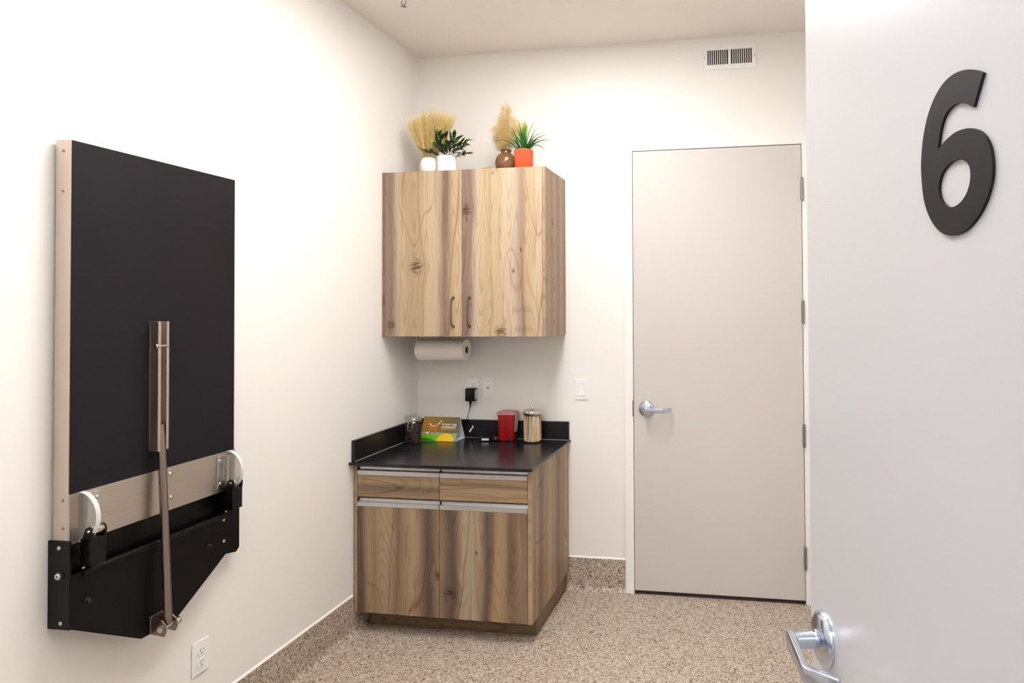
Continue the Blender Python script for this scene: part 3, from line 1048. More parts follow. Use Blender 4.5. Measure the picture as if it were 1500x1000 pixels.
# ---- air vent
vt = thing('air_vent', 'white louvred air vent high on the back wall above the door', 'vent', (1.8255, 0, 2.938))
b = bm_new()
w2, h2 = .147, .068
ox, oz = .1235, .040      # half opening
cbar = .0075
box(b, -w2, w2, -.006, -.0005, oz, h2, .002)
box(b, -w2, w2, -.006, -.0005, -h2, -oz, .002)
box(b, -w2, -ox, -.006, -.0005, -oz - .001, oz + .001, .002)
box(b, ox, w2, -.006, -.0005, -oz - .001, oz + .001, .002)
box(b, -cbar, cbar, -.006, -.0005, -oz - .001, oz + .001, .0015)
obj('face_frame', b, PLASTIC, vt, False)
b = bm_new(); box(b, -ox, ox, -.001, -.0004, -oz, oz); obj('duct_opening', b, mat('duct_dark', (42, 36, 40), .8), vt, False)
b = bm_new(); box(b, -.0019, .0019, -.0055, -.0012, -oz, oz, .0006)
lm = None
for s in (-1, 1):
    for k in range(10):
        x = s * (cbar + .0115 * (k + 1) - .0005)
        mtx = Matrix.Translation((x, 0, 0))
        if lm is None:
            o = obj('louvre', b, PLASTIC, vt, False)
            o.matrix_local = mtx
            lm = o.data
        else:
            inst('louvre', lm, vt, mtx)
for s in (-1, 1):
    b = bm_new(); lathe(b, [(0, 0), (.004, 0), (.003, .0015), (0, .0015)], (s * .1365, -.006, 0), (0, -1, 0), 12); obj('vent_screw', b, bpy.data.materials['screw_grey'], vt)

# ---- ceiling sprinkler at the very top of the picture
spk = thing('ceiling_sprinkler', 'small metal sprinkler head hanging from the ceiling near the corner', 'sprinkler', (.315, -.715, H))
b = bm_new(); lathe(b, [(0, -.0005), (.03, -.0005), (.029, -.004), (.018, -.007), (.010, -.008), (.010, -.020), (0, -.020)], (0, 0, 0), (0, 0, 1), 24); obj('escutcheon', b, WHITE_TRIM, spk)
b = bm_new()
for s in (-1, 1):
    tube(b, [(s * .009, 0, -.018), (s * .012, 0, -.028), (s * .008, 0, -.038), (0, 0, -.043)], .002, 6)
cyl(b, (0, 0, -.043), (0, 0, -.047), .003)
for k in range(10):
    a = 2 * math.pi * k / 10
    t = bmesh.new(); bmesh.ops.create_cube(t, size=1)
    merge(b, t, Matrix.Rotation(a, 4, 'Z') @ Matrix.Translation((.008, 0, -.0475)) @ Matrix.Diagonal((.012, .003, .001, 1)))
obj('deflector', b, SATIN_HINGE, spk)

# ================================================================== PAPER TOWEL
ph = thing('towel_holder', 'slim steel paper towel holder fixed under the wall cabinet', 'holder', (.232, -.15, UZ0))
b = bm_new()
cyl(b, (-.152, 0, -.084), (.147, 0, -.084), .006, seg=14)
for s, xx in ((-1, -.152), (1, .147)):
    pass
box(b, -.156, -.151, -.012, .012, -.095, -.0005, .0015)
box(b, -.156, .10, -.012, .012, -.004, -.0005, .001)
obj('bracket', b, WHITE_TRIM, ph, False)
b = bm_new(); lathe(b, [(0, 0), (.0165, 0), (.0165, .003), (.0125, .004), (.0125, .006), (0, .006)], (.1405, 0, -.084), (1, 0, 0), 24); obj('end_knob', b, BLACK_PLASTIC, ph)
b = bm_new(); lathe(b, [(.004, .006), (.0085, .006), (.0085, .0068), (.004, .0068)], (.1405, 0, -.084), (1, 0, 0), 20); obj('knob_ring', b, SATIN_HINGE, ph)
pr = thing('paper_towel_roll', 'white paper towel roll hanging under the wall cabinet', 'paper towel', (.232, -.15, UZ0 - .084))
b = bm_new(); lathe(b, [(.021, -.140), (.0585, -.140), (.060, -.138), (.060, .138), (.0585, .140), (.021, .140), (.021, -.140)], (0, 0, 0), (1, 0, 0), 48); obj('roll', b, PAPER, pr)
b = bm_new(); lathe(b, [(.0185, -.1405), (.021, -.1405), (.021, .1405), (.0185, .1405), (.0185, -.1405)], (0, 0, 0), (1, 0, 0), 32); obj('core', b, mat('cardboard', (190, 160, 125), .9), pr)

# ================================================================== COUNTER THINGS
rnd = random.Random(5)
# ---- clip-top jar of kibble
kj = thing('kibble_jar', 'clip-top glass jar of dark brown kibble at the counter corner', 'jar', (.084, -.206, ZC))
b = bm_new()
lathe(b, [(0, .0005), (.044, .0005), (.047, .004), (.047, .108), (.044, .118), (.041, .122), (.041, .128)], seg=40)
obj('glass_body', b, GLASS, kj)
b = bm_new(); lathe(b, [(0, .1305), (.042, .1305), (.044, .133), (.044, .150), (.042, .154), (.030, .156), (0, .156)], seg=40); obj('glass_lid', b, GLASS, kj)
b = bm_new(); lathe(b, [(.040, .1275), (.0445, .1275), (.0445, .1308), (.040, .1308), (.040, .1275)], seg=40); obj('rubber_seal', b, mat('seal_clear', (205, 200, 198), .4), kj)
WIRE = mat('wire_steel', (200, 192, 182), .25, 1.0)
b = bm_new()
for zz, rr in ((.1195, .0445), (.138, .0455)):
    tube(b, [(rr * math.cos(2 * math.pi * k / 28), rr * math.sin(2 * math.pi * k / 28), zz) for k in range(28)], .0013, 6, True)
obj('wire_band', b, WIRE, kj)
# bail loop facing the camera
fa = R(-78)
ux, uy = math.cos(fa), math.sin(fa)
tx, ty = -uy, ux
b = bm_new()
lp = []
for (s, z, o) in ((-.011, .122, .047), (-.0125, .105, .054), (-.0125, .083, .054), (-.010, .078, .054), (.010, .078, .054), (.0125, .083, .054), (.0125, .105, .054), (.011, .122, .047), (.010, .138, .0475), (-.010, .138, .0475)):
    lp.append((ux * o + tx * s, uy * o + ty * s, z))
tube(b, lp, .0015, 8, True)
obj('bail_clip', b, WIRE, kj)
b = bm_new()
rk = random.Random(11)
for lay in range(14):
    z = .008 + lay * .0068
    nn = 16 + 8
    for k in range(nn):
        rr = .0405 * math.sqrt(rk.uniform(.15, 1)) if k > 15 else .0385 + rk.uniform(-.003, .002)
        a = 2 * math.pi * k / 16 + lay * .35 + rk.uniform(-.15, .15)
        t = bmesh.new()
        bmesh.ops.create_icosphere(t, subdivisions=1, radius=.0058)
        merge(b, t, Matrix.Translation((rr * math.cos(a), rr * math.sin(a), z + rk.uniform(-.002, .002))) @ Matrix.Rotation(rk.uniform(0, 3), 4, 'X') @ Matrix.Rotation(rk.uniform(0, 3), 4, 'Y') @ Matrix.Diagonal((1.1, .9, .65, 1)))
kb = obj('kibble', b, mat('kibble_brown', (56, 34, 27), .75, var=.5, vscale=60), None)
kb.location = kj.location
tag(kb, 'dark brown dry kibble filling the clip-top glass jar', 'kibble', kind='stuff')

# ---- tent card
tc_ = thing('tent_card', 'printed green and yellow tent card standing behind the kibble jar', 'card', (.195, -.086, ZC))
TW = .1085
FYB, FYT, TZ = -.056, 0.0, .1265        # front foot, apex, height
b = bm_new()
th = .0012
# front panel, back panel, base flap
for (ya, za, yb, zb) in ((FYB, .0005, FYT, TZ), (FYT, TZ, .060, .0005), (FYB, .0006, .060, .0006)):
    d = Vector((yb - ya, zb - za)).normalized()
    nn = Vector((-d.y, d.x)) * th / 2
    prism(b, [(ya + nn.x, max(.0002, za + nn.y)), (yb + nn.x, max(.0002, zb + nn.y)), (yb - nn.x, max(.0001, zb - nn.y)), (ya - nn.x, max(.0001, za - nn.y))], -TW, TW, 'yz')
obj('card', b, CARD, tc_, False)
# print layer frame: u across (0..1), v up the front panel (0..1)
fd = Vector((0, FYT - FYB, TZ - .0005))
fl = fd.length
fd.normalize()
fn = Vector((1, 0, 0)).cross(fd)      # outward (-y, up)
fn = fn if fn.y < 0 else -fn
Fm = Matrix(((1, fd.x, fn.x, 0), (0, fd.y, fn.y, 0), (0, fd.z, fn.z, 0), (0, 0, 0, 1)))
Fm.translation = Vector((0, FYB, .0005))


def printed(name, poly, level, m, parent=tc_):
    """flat inked shape on the front panel; poly in (u 0..1, v 0..1)"""
    b = bm_new()
    prism(b, [((u - .5) * 2 * TW, v * fl) for u, v in poly], .0007, .0008 + level * .00012, 'xy')
    bmesh.ops.transform(b, matrix=Fm, verts=b.verts)
    return obj(name, b, m, parent, False)


# gradient olive ground (colour printed on the card)
m_, nt, bs = new_mat('print_olive')
tcn = nt.nodes.new('ShaderNodeTexCoord'); sp_ = nt.nodes.new('ShaderNodeSeparateXYZ'); mr = nt.nodes.new('ShaderNodeMapRange'); rp = nt.nodes.new('ShaderNodeValToRGB')
nt.links.new(tcn.outputs['Object'], sp_.inputs[0]); nt.links.new(sp_.outputs[0], mr.inputs[0])
mr.inputs['From Min'].default_value = -TW; mr.inputs['From Max'].default_value = TW
nt.links.new(mr.outputs[0], rp.inputs[0]); nt.links.new(rp.outputs[0], bs.inputs['Base Color'])
rp.color_ramp.elements[0].color = lin((176, 132, 30)); rp.color_ramp.elements[1].color = lin((104, 92, 60))
e = rp.color_ramp.elements.new(.45); e.color = lin((138, 106, 34))
bs.inputs['Roughness'].default_value = .35
OLIVE = m_
printed('print_ground', [(0, 0), (1, 0), (1, 1), (0, 1)], 0, OLIVE)
printed('print_meadow', [(0, .005), (.995, .005), (.995, .34), (.8, .33), (.5, .35), (.2, .37), (0, .36)], 1, mat('print_pale_green', (146, 168, 120), .35))
printed('print_hill', [(0, .005), (.6, .005), (.62, .17), (.45, .24), (.25, .26), (.1, .28), (0, .27)], 2, mat('print_green', (122, 190, 30), .35))
printed('print_shade', [(0, .01), (.45, .01), (.35, .07), (.15, .12), (0, .12)], 3, mat('print_dark_green', (34, 120, 28), .35))
yel = [(.70 + .235 * math.cos(R(a)), .01 + .31 * math.sin(R(a))) for a in range(0, 181, 10)]
printed('print_mound', yel, 4, mat('print_yellow', (250, 200, 20), .35))
BRN = mat('print_dog_brown', (196, 116, 44), .4)
WHT = mat('print_white', (246, 240, 228), .4)
dog = [(.20, .40), (.19, .56), (.14, .62), (.08, .60), (.06, .66), (.10, .74), (.15, .78), (.19, .72), (.26, .62), (.38, .64), (.46, .78), (.52, .86), (.53, .82), (.47, .70), (.43, .58), (.43, .45), (.41, .30), (.39, .30), (.39, .44), (.34, .48), (.27, .46), (.25, .30), (.22, .30)]
printed('print_dog', dog, 3, BRN)
printed('print_dog_back', [(.19, .70), (.26, .60), (.38, .62), (.46, .76), (.51, .86), (.53, .88), (.47, .73), (.39, .65), (.27, .63), (.20, .73)], 5, WHT)
printed('print_dog_legs', [(.135, .30), (.21, .30), (.215, .36), (.15, .37)], 5, WHT)
printed('print_scarf', [(.14, .40), (.19, .40), (.185, .53), (.15, .53)], 5, mat('print_teal', (60, 120, 120), .4))
printed('print_small_line', [(.545, .475), (.985, .475), (.985, .49), (.545, .49)], 2, mat('print_line', (206, 184, 140), .4))
tm = text_mesh('Is your pet\nprotected?', .0195, .00028, 'LEFT', .0001, .82)
tm.transform(Fm @ Matrix.Translation(((.545 - .5) * 2 * TW, .655 * fl, .0012)))
tm.materials.append(WHT)
o = bpy.data.objects.new('print_headline', tm); COL.objects.link(o); o.parent = tc_
o['label'] = 'white headline reading Is your pet protected?'

# ---- adapter and its cord
ad = thing('power_adapter', 'black power adapter plugged into the outlet above the counter', 'adapter', (.343, -.0095, 1.043))
b = bm_new(); box(b, -.029, .029, -.040, 0, 0, .074, .006, 3); obj('body', b, BLACK_PLASTIC, ad, ang=50)
b = bm_new(); box(b, .0288, .0294, -.032, -.010, .012, .064); obj('rating_label', b, mat('label_grey', (196, 196, 206), .5), ad, False)
b = bm_new(); cyl(b, (-.003, -.02, 0), (-.004, -.02, -.014), .009, .007, 14); cyl(b, (-.004, -.02, -.014), (-.006, -.02, -.036), .0055, .003, 12); obj('strain_relief', b, BLACK_PLASTIC, ad)
cord = []
P_ = [(.337, -.0295, 1.008), (.330, -.028, .985), (.320, -.026, .955), (.315, -.0245, .936), (.318, -.0235, .915), (.333, -.0235, .892), (.350, -.0235, .872), (.362, -.030, .850), (.372, -.042, .8345), (.392, -.060, .8345), (.418, -.075, .8345), (.436, -.085, .842)]
for i in range(len(P_) - 1):
    p0, p1, p2, p3 = [Vector(P_[max(0, min(len(P_) - 1, i + q))]) for q in (-1, 0, 1, 2)]
    for j in range(4):
        t = j / 4
        cord.append(.5 * (2 * p1 + (p2 - p0) * t + (2 * p0 - 5 * p1 + 4 * p2 - p3) * t * t + (3 * p1 - p0 - 3 * p2 + p3) * t ** 3))
cord.append(Vector(P_[-1]))
base = Vector(ad.location)
b = bm_new(); tube(b, [p - base for p in cord], .0019, 8)
co = obj('cable', b, BLACK_PLASTIC, ad)
b = bm_new()
tube(b, [Vector(q) - base for q in ((.332, -.026, .866), (.338, -.0262, .874), (.344, -.0262, .884), (.352, -.026, .892), (.351, -.026, .903))], [.004, .0055, .0035, .0045, .0028], 8)
obj('cord_tag', b, PLASTIC, co)

# ---- small black charging device
dv = thing('charging_device', 'small black device with a white label strip lying on the counter', 'device', (.470, -.096, ZC), R(4))
b = bm_new(); box(b, -.048, .024, -.022, .020, .0005, .026, .006, 3); bo = obj('body', b, BLACK_PLASTIC, dv, ang=50)
b = bm_new(); box(b, -.026, .014, -.0225, -.0216, .007, .018); obj('label_strip', b, mat('device_label', (226, 228, 232), .4), bo, False)
b = bm_new(); box(b, .024, .068, -.014, .018, .0005, .022, .005, 3); obj('cradle', b, BLACK_PLASTIC, dv, ang=50)
b = bm_new(); cyl(b, (.038, 0, .0215), (.038, 0, .034), .007, .005, 14); cyl(b, (.056, .002, .0215), (.056, .002, .030), .006, .005, 14); obj('plug_tip', b, mat('dark_metal_tip', (60, 46, 44), .4, .5), dv)
b = bm_new(); cyl(b, (.049, -.0146, .016), (.049, -.0138, .016), .003, seg=10); obj('orange_dot', b, mat('orange_dot', (226, 150, 50), .4), dv)

# ---- sharps container
sc_ = thing('sharps_container', 'red plastic sharps container with pink lid next to the stick jar', 'container', (.578, -.066, ZC))
b = bm_new()
t = bmesh.new()
bmesh.ops.create_cube(t, size=1)
for v in t.verts:
    k = 1 if v.co.z > 0 else .86
    v.co = Vector((v.co.x * .096 * k, v.co.y * .076 * k, .001 + (v.co.z + .5) * .148))
bmesh.ops.bevel(t, geom=t.edges[:], offset=.006, segments=3, affect='EDGES', profile=.5)
merge(b, t)
obj('tub', b, RED, sc_, ang=50)
b = bm_new(); box(b, -.055, .055, -.044, .042, .147, .158, .004, 3); box(b, -.049, .049, -.038, .037, .158, .166, .004, 3); ld = obj('lid', b, PINK, sc_, ang=50)
b = bm_new(); box(b, -.022, .022, -.030, .012, .1655, .171, .003); obj('lid_flap', b, mat('flap_grey', (150, 110, 112), .4), ld, False)
b = bm_new()
prism(b, [(-.026, .052), (.024, .052), (.028, .148), (-.029, .148)], .0, .0006, 'yz')
bmesh.ops.transform(b, matrix=Matrix.Translation((.0449, 0, 0)) @ Matrix.Rotation(R(2.6), 4, 'Y'), verts=b.verts)
obj('side_label', b, mat('label_pink', (222, 196, 200), .5), sc_, False)
b = bm_new(); box(b, .006, .026, -.0352, -.0335, .004, .018, .001); obj('front_catch', b, mat('catch_dark', (50, 24, 22), .4), sc_, False)

# ---- jar of wooden sticks
sj = thing('stick_jar', 'round glass jar with steel lid holding wooden sticks', 'jar', (.729, -.083, ZC))
b = bm_new(); lathe(b, [(0, .0005), (.049, .0005), (.0515, .004), (.0515, .152)], seg=44); obj('glass_body', b, GLASS, sj)
b = bm_new(); lathe(b, [(.0505, .1525), (.0535, .1525), (.0545, .154), (.0545, .170), (.053, .173), (.045, .1745), (0, .1765)], seg=44); lid = obj('steel_lid', b, mat('lid_steel', (206, 198, 192), .14, 1.0), sj)
b = bm_new(); lathe(b, [(0, .176), (.004, .176), (.004, .181), (.0085, .184), (.0095, .188), (.007, .1925), (0, .194)], seg=20); obj('knob', b, bpy.data.materials['lid_steel'], lid)
b = bm_new(); tube(b, [(.0523 * math.cos(2 * math.pi * k / 36), .0523 * math.sin(2 * math.pi * k / 36), .004) for k in range(36)], .0016, 6, True); obj('base_ring', b, BLACK_PLASTIC, sj)
# flat sticks with rounded ends
STICK = mat('birch_stick', (250, 212, 168), .7, var=.12, vscale=40)
b = bm_new()
hs = .142
poly = []
for i in range(7):
    a = R(180 * i / 6)
    poly.append((.0085 * math.cos(a), hs - .0085 + .0085 * math.sin(a)))
for i in range(7):
    a = R(180 + 180 * i / 6)
    poly.append((.0085 * math.cos(a), .0085 + .0085 * math.sin(a)))
prism(b, poly, -.0008, .0008, 'xz')
sm = None
slots = []
for k in range(15):
    slots.append((.0440, 2 * math.pi * k / 15))
for k in range(10):
    slots.append((.034, 2 * math.pi * (k + .4) / 10))
for k in range(5):
    slots.append((.018, 2 * math.pi * (k + .2) / 5))
for k, (rr, a) in enumerate(slots):
    tilt = rnd.uniform(-.06, .06)
    mtx = Matrix.Translation((sj.location.x + (rr - .001) * math.cos(a), sj.location.y + (rr - .001) * math.sin(a), ZC + .0062)) @ Matrix.Rotation(a + math.pi / 2 + rnd.uniform(-.55, .55), 4, 'Z') @ Matrix.Rotation(tilt, 4, 'Y')
    if sm is None:
        o = obj('wooden_stick', b, STICK, None, False)
        sm = o.data
    else:
        o = bpy.data.objects.new('wooden_stick', sm)
        COL.objects.link(o)
    o.matrix_world = mtx
    tag(o, 'pale flat wooden stick standing upright in the glass jar with steel lid', 'stick', 'wooden sticks in the glass jar')
b = bm_new()  # pale strip modelled in place of the bright glare streak on the jar glass
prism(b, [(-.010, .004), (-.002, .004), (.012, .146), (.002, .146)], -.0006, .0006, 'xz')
o = obj('glare_strip', b, mat('glare_pale', (228, 228, 234), .35, .35), None, False)
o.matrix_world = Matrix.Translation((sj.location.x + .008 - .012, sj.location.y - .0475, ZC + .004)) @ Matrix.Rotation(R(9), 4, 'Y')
tag(o, 'pale strip standing in for a diagonal glare streak on the stick jar', 'strip')

# ================================================================== PLANTS ON THE CABINET
ZT = UZ1 + .0005
CERAMIC = mat('white_ceramic', (246, 244, 240), .35)
SOIL = mat('soil', (70, 54, 42), .9, bump=.4, bscale=150)


def strands(bm, base, tip, n, spread, length, r, rng, w=.0009, droop=0.0, t0=.25, t1=1.0):
    """feathery plume: fine hairs leaving a stem from t0..t1, swept towards the tip"""
    base, tip = Vector(base), Vector(tip)
    ax = (tip - base)
    axn = ax.normalized()
    s1 = axn.orthogonal().normalized()
    s2 = axn.cross(s1)
    for _ in range(n):
        t = t0 + (t1 - t0) * rng.random() ** .9
        p = base + ax * t
        a = rng.uniform(0, 2 * math.pi)
        side = s1 * math.cos(a) + s2 * math.sin(a)
        ln = length * rng.uniform(.6, 1.15) * (1.0 if t < .8 else .8)
        sd = spread * rng.uniform(.3, 1.0) * math.sin(min(1, (t - t0) / (t1 - t0) * 1.1 + .25) * math.pi * .62)
        q = p + axn * ln + side * sd
        mid = p + axn * ln * .5 + side * sd * .75
        q = q + Vector((0, 0, -droop * rng.random()))
        wd = axn.cross(side).normalized() * w
        v = [bm.verts.new(x) for x in (p - wd, p + wd, mid + wd * .9, mid - wd * .9, q)]
        bm.faces.new((v[0], v[1], v[2], v[3]))
        bm.faces.new((v[3], v[2], v[4]))


# ---- white round vase with fan of beige pampas
pv = thing('pampas_vase', 'rounded white vase with a fan of beige pampas grass on the cabinet', 'vase', (.203, -.250, ZT))
b = bm_new(); lathe(b, [(0, .0005), (.030, .0005), (.040, .010), (.0475, .032), (.0485, .052), (.045, .076), (.035, .093), (.026, .0985), (.0245, .096), (.034, .088), (.040, .05), (0, .04)], seg=36); obj('vase', b, CERAMIC, pv)
def fluffy(name, rgb):
    m = bpy.data.materials.new(name)
    m.use_nodes = True
    nt = m.node_tree
    nt.nodes.clear()
    d = nt.nodes.new('ShaderNodeBsdfDiffuse'); t = nt.nodes.new('ShaderNodeBsdfTranslucent')
    mx = nt.nodes.new('ShaderNodeMixShader'); o = nt.nodes.new('ShaderNodeOutputMaterial')
    n = nt.nodes.new('ShaderNodeTexNoise'); n.inputs['Scale'].default_value = 60
    tc = nt.nodes.new('ShaderNodeTexCoord'); rp = nt.nodes.new('ShaderNodeValToRGB')
    l = lin(rgb)
    rp.color_ramp.elements[0].position = .3; rp.color_ramp.elements[1].position = .7
    rp.color_ramp.elements[0].color = [v * .8 for v in l[:3]] + [1]
    rp.color_ramp.elements[1].color = [min(1, v * 1.08) for v in l[:3]] + [1]
    nt.links.new(tc.outputs['Object'], n.inputs['Vector']); nt.links.new(n.outputs['Fac'], rp.inputs[0])
    nt.links.new(rp.outputs[0], d.inputs[0]); nt.links.new(rp.outputs[0], t.inputs[0])
    mx.inputs[0].default_value = .5
    nt.links.new(d.outputs[0], mx.inputs[1]); nt.links.new(t.outputs[0], mx.inputs[2]); nt.links.new(mx.outputs[0], o.inputs[0])
    return m


PAMPAS = fluffy('pampas_beige', (252, 230, 172))
STEM = mat('dry_stem', (178, 146, 92), .8)
rp_ = random.Random(3)
tips = [(-.105, -.005, .300), (-.085, .02, .312), (-.055, -.02, .322), (-.040, .02, .335), (-.010, -.01, .345), (.010, .025, .350), (.040, -.015, .335), (.062, .02, .335), (.085, -.01, .328), (.105, .015, .315), (.125, -.005, .308)]
for i, (tx_, ty_, tz_) in enumerate(tips):
    b = bm_new()
    bx_ = .012 * (tx_ / .1)
    base = (bx_, 0, .06)
    tipp = (tx_, ty_, tz_ - .03)
    strands(b, base, tipp, 480, .036, .088, 0, rp_, .0006, 0, .16, 1.0)
    pl = obj('plume', b, PAMPAS, pv, False)
    b = bm_new(); tube(b, [base, tipp], .0013, 5); obj('stem', b, STEM, pl)

# ---- cylinder pot with dark leafy plant
bp_ = thing('leafy_plant', 'dark green leafy plant with lime tips in a white cylinder pot', 'plant', (.311, -.262, ZT))
b = bm_new(); lathe(b, [(0, .0005), (.047, .0005), (.050, .004), (.0515, .094), (.050, .096), (.047, .095), (.046, .08), (0, .08)], seg=36); obj('pot', b, CERAMIC, bp_)
b = bm_new(); lathe(b, [(0, .086), (.03, .0855), (.0468, .083), (.0468, .081), (0, .081)], seg=24); obj('soil', b, SOIL, bp_)
m_, nt, bs = new_mat('leaf_dark_green')
tcn = nt.nodes.new('ShaderNodeTexCoord'); sp_ = nt.nodes.new('ShaderNodeSeparateXYZ'); rp = nt.nodes.new('ShaderNodeValToRGB'); mr = nt.nodes.new('ShaderNodeMapRange'); nz = nt.nodes.new('ShaderNodeObjectInfo'); ad_ = nt.nodes.new('ShaderNodeMath')
nt.links.new(tcn.outputs['Object'], sp_.inputs[0]); nt.links.new(sp_.outputs[0], mr.inputs[0]); mr.inputs['From Max'].default_value = 1.0
ad_.operation = 'MULTIPLY_ADD'; nt.links.new(nz.outputs['Random'], ad_.inputs[0]); ad_.inputs[1].default_value = .28; nt.links.new(mr.outputs[0], ad_.inputs[2])
nt.links.new(ad_.outputs[0], rp.inputs[0]); nt.links.new(rp.outputs[0], bs.inputs['Base Color'])
rp.color_ramp.elements[0].color = lin((30, 50, 28)); rp.color_ramp.elements[1].color = lin((170, 205, 50))
rp.color_ramp.elements[0].position = .55; rp.color_ramp.elements[1].position = 1.2 if False else 1.0
e = rp.color_ramp.elements.new(.86); e.color = lin((44, 78, 34))
bs.inputs['Roughness'].default_value = .4
LEAF = m_


def leaf_mesh(name, w, curl, m):
    """unit-length leaf along +x, keel down the middle"""
    t = bmesh.new()
    rows = []
    n = 7
    for i in range(n + 1):
        u = i / n
        ww = w * math.sin(math.pi * min(1, u * .94 + .06)) ** .8
        z = -curl * u * u
        rows.append([t.verts.new((u, -ww, z + ww * .35)), t.verts.new((u, 0, z)), t.verts.new((u, ww, z + ww * .35))])
    for a, c in zip(rows, rows[1:]):
        t.faces.new((a[0], a[1], c[1], c[0])); t.faces.new((a[1], a[2], c[2], c[1]))
    me = bpy.data.meshes.new(name)
    t.to_mesh(me); t.free()
    smooth_mesh(me, 60)
    me.materials.append(m)
    return me


LM_ = [leaf_mesh('leaf_a', .135, .12, LEAF), leaf_mesh('leaf_b', .16, .3, LEAF)]
rl_ = random.Random(21)
# leafy sprigs: stem path, leaves in pairs along it
sprigs = [((0, 0, .085), (-.030, -.02, .15), (-.045, -.03, .205)), ((0, 0, .085), (-.005, .01, .16), (-.008, .0, .215)), ((0, 0, .085), (.03, .0, .145), (.045, -.01, .190)),
          ((.01, 0, .085), (.06, -.02, .125), (.105, -.03, .150)), ((.01, 0, .085), (.06, .01, .105), (.100, .01, .110)), ((0, 0, .085), (.02, .03, .15), (.075, .04, .180)),
          ((-.01, 0, .085), (-.05, -.035, .115), (-.100, -.045, .122)), ((0, -.01, .085), (.02, -.04, .13), (.045, -.065, .155)), ((0, 0, .085), (-.03, .03, .14), (-.055, .05, .17)), ((0, -.01, .085), (-.015, -.04, .135), (-.02, -.06, .175))]
for p0, p1, p2 in sprigs:
    pts = [Vector(p0) * (1 - t) ** 2 + Vector(p1) * 2 * t * (1 - t) + Vector(p2) * t * t for t in [i / 6 for i in range(7)]]
    b = bm_new(); tube(b, pts, .0014, 5)
    st = obj('stem', b, mat('green_stem', (60, 92, 36), .6) if 'green_stem' not in bpy.data.materials else bpy.data.materials['green_stem'], bp_)
    for i in (2, 3, 4, 5, 6):
        d = (pts[min(i + 1, 6)] - pts[i - 1]).normalized()
        for s in ((-1, 1) if i < 6 else (0,)):
            side = d.cross(Vector((rl_.uniform(-.4, .4), rl_.uniform(-.4, .4), 1))).normalized()
            dirv = (d * .75 + side * s * rl_.uniform(.5, .8) + Vector((0, rl_.uniform(-.3, .2), rl_.uniform(-.05, .3)))).normalized()
            q = Vector((1, 0, 0)).rotation_difference(dirv)
            ln = rl_.uniform(.052, .070) * (1.0 if i > 2 else .85)
            mtx = Matrix.Translation(pts[i]) @ q.to_matrix().to_4x4() @ Matrix.Rotation(rl_.uniform(-.6, .6), 4, 'X') @ Matrix.Diagonal((ln, ln, ln, 1))
            inst('leaf', rl_.choice(LM_), bp_, mtx)

# ---- brown vase with fluffy peach pampas
bv = thing('brown_vase', 'glossy brown vase with fluffy peach dried grass on the cabinet', 'vase', (.642, -.252, ZT))
b = bm_new(); lathe(b, [(0, .0005), (.034, .0005), (.047, .012), (.056, .038), (.057, .058), (.050, .082), (.036, .098), (.027, .104), (.026, .112), (.031, .119), (.029, .121), (.023, .113), (.024, .100), (0, .09)], seg=40)
obj('vase', b, mat('brown_glaze', (116, 82, 52), .12, var=.25, vscale=14), bv)
PEACH = fluffy('pampas_peach', (255, 233, 188))
rq = random.Random(8)
tips = [(-.055, -.01, .245), (-.035, .02, .30), (-.010, -.02, .345), (.005, .02, .365), (.020, -.01, .335), (.045, .02, .285), (.065, -.01, .245), (-.05, .03, .20), (.10, .02, .255), (.0, -.035, .28), (-.025, -.03, .23)]
for i, (tx_, ty_, tz_) in enumerate(tips):
    b = bm_new()
    base = (tx_ * .12, ty_ * .12, .105)
    tipp = (tx_, ty_, tz_)
    strands(b, base, tipp, 560, .060, .036, 0, rq, .0006, .026, .12 if i != 8 else .6, 1.0)
    pl = obj('plume', b, PEACH, bv, False)
    b = bm_new(); tube(b, [base, tipp], .0012, 5); obj('stem', b, STEM, pl)

# ---- orange ribbed pot with grassy plant
op = thing('grass_plant', 'spiky green grass plant in a ribbed orange pot on the cabinet', 'plant', (.7455, -.265, ZT))
b = bm_new()
t = bmesh.new()
seg = 120
prof = [(0, .0005), (.036, .0005), (.0415, .004), (.0425, .016), (.0445, .020), (.0475, .108), (.0475, .113), (.0440, .113), (.043, .1), (0, .1)]
rings = []
for r_, h_ in prof:
    if r_ == 0:
        rings.append([t.verts.new((0, 0, h_))]); continue
    rib = .0028 if .018 < h_ < .112 and r_ > .0435 else 0
    rings.append([t.verts.new(((r_ + rib * math.cos(k * 2 * math.pi / seg * 20)) * math.cos(2 * math.pi * k / seg), (r_ + rib * math.cos(k * 2 * math.pi / seg * 20)) * math.sin(2 * math.pi * k / seg), h_)) for k in range(seg)])
for a, c in zip(rings, rings[1:]):
    for k in range(seg):
        j = (k + 1) % seg
        if len(a) == 1: t.faces.new((a[0], c[j], c[k]))
        elif len(c) == 1: t.faces.new((a[k], a[j], c[0]))
        else: t.faces.new((a[k], a[j], c[j], c[k]))
bmesh.ops.recalc_face_normals(t, faces=t.faces[:])
merge(b, t)
obj('pot', b, mat('orange_glaze', (216, 84, 42), .3), op, ang=50)
b = bm_new(); lathe(b, [(0, .107), (.03, .106), (.0435, .104), (.0435, .1005), (0, .1005)], seg=24); obj('soil', b, SOIL, op)
m_, nt, bs = new_mat('blade_green')
tcn = nt.nodes.new('ShaderNodeTexCoord'); sp_ = nt.nodes.new('ShaderNodeSeparateXYZ'); rp = nt.nodes.new('ShaderNodeValToRGB')
nt.links.new(tcn.outputs['Object'], sp_.inputs[0]); nt.links.new(sp_.outputs[0], rp.inputs[0]); nt.links.new(rp.outputs[0], bs.inputs['Base Color'])
rp.color_ramp.elements[0].color = lin((34, 92, 42)); rp.color_ramp.elements[1].color = lin((140, 176, 66))
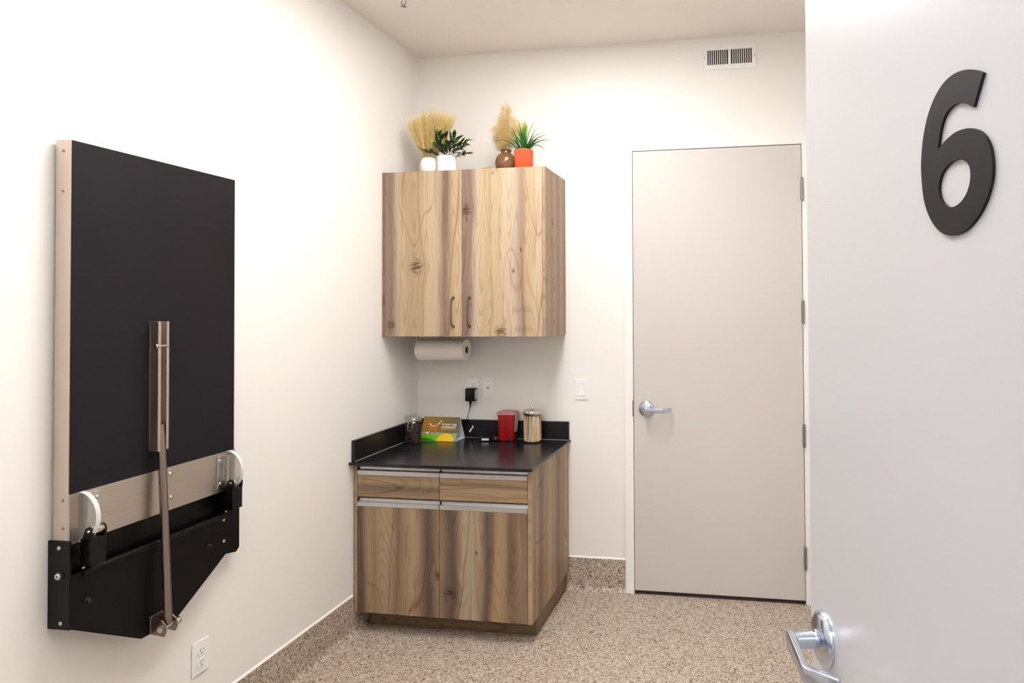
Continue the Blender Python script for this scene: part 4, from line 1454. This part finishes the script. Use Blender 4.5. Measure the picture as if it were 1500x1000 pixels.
e = rp.color_ramp.elements.new(.55); e.color = lin((66, 132, 46))
bs.inputs['Roughness'].default_value = .4
BLADE = m_


def blade_mesh(name, w, droop, lift):
    t = bmesh.new()
    rows = []
    n = 9
    for i in range(n + 1):
        u = i / n
        ww = w * (1 - u ** 2.2) * (.75 + .25 * min(1, u * 5)) + .0015
        x = u * (1 - .25 * droop * u)
        z = lift * u - droop * u * u * u
        rows.append([t.verts.new((x, -ww, z + ww * .5)), t.verts.new((x, 0, z)), t.verts.new((x, ww, z + ww * .5))])
    for a, c in zip(rows, rows[1:]):
        t.faces.new((a[0], a[1], c[1], c[0])); t.faces.new((a[1], a[2], c[2], c[1]))
    me = bpy.data.meshes.new(name)
    t.to_mesh(me); t.free()
    smooth_mesh(me, 60)
    me.materials.append(BLADE)
    return me


BM_ = [blade_mesh('blade_a', .036, .15, .1), blade_mesh('blade_b', .038, .45, .25), blade_mesh('blade_c', .034, .8, .4)]
rb = random.Random(14)
for k in range(54):
    az = rb.uniform(0, 2 * math.pi)
    el = rb.choice((R(78), R(66), R(58), R(48), R(40), R(30))) + rb.uniform(-.1, .1)
    ln = rb.uniform(.10, .17)
    dirm = Matrix.Rotation(az, 4, 'Z') @ Matrix.Rotation(-el, 4, 'Y')
    r0 = rb.uniform(.003, .024)
    mtx = Matrix.Translation((r0 * math.cos(az), r0 * math.sin(az), .104)) @ dirm @ Matrix.Diagonal((ln, ln, ln, 1))
    inst('blade', BM_[0 if el > R(62) else rb.choice((0, 1, 2))], op, mtx)
for (az, el, ln, k) in ((5, 76, .185, 0), (170, 42, .185, 1), (185, 30, .19, 1), (0, 40, .185, 1), (350, 22, .165, 2), (10, 30, .185, 1), (355, 8, .10, 2), (160, 50, .16, 1)):
    mtx = Matrix.Translation((.012 * math.cos(R(az)), .012 * math.sin(R(az)), .104)) @ Matrix.Rotation(R(az), 4, 'Z') @ Matrix.Rotation(-R(el), 4, 'Y') @ Matrix.Diagonal((ln, ln, ln, 1))
    inst('blade', BM_[k], op, mtx)

# ---- loose tuft lying at the cabinet's front edge
b = bm_new()
strands(b, (-.03, 0, .006), (.025, .004, .010), 260, .008, .012, 0, random.Random(4), .0008, 0, 0, 1)
for v in b.verts:
    v.co.z = max(.0005, v.co.z)
o = obj('dried_tuft', b, PEACH, None, False)
o.location = (.572, -.352, ZT)
tag(o, 'small loose tuft of peach dried grass lying on the cabinet front edge', 'dried grass')
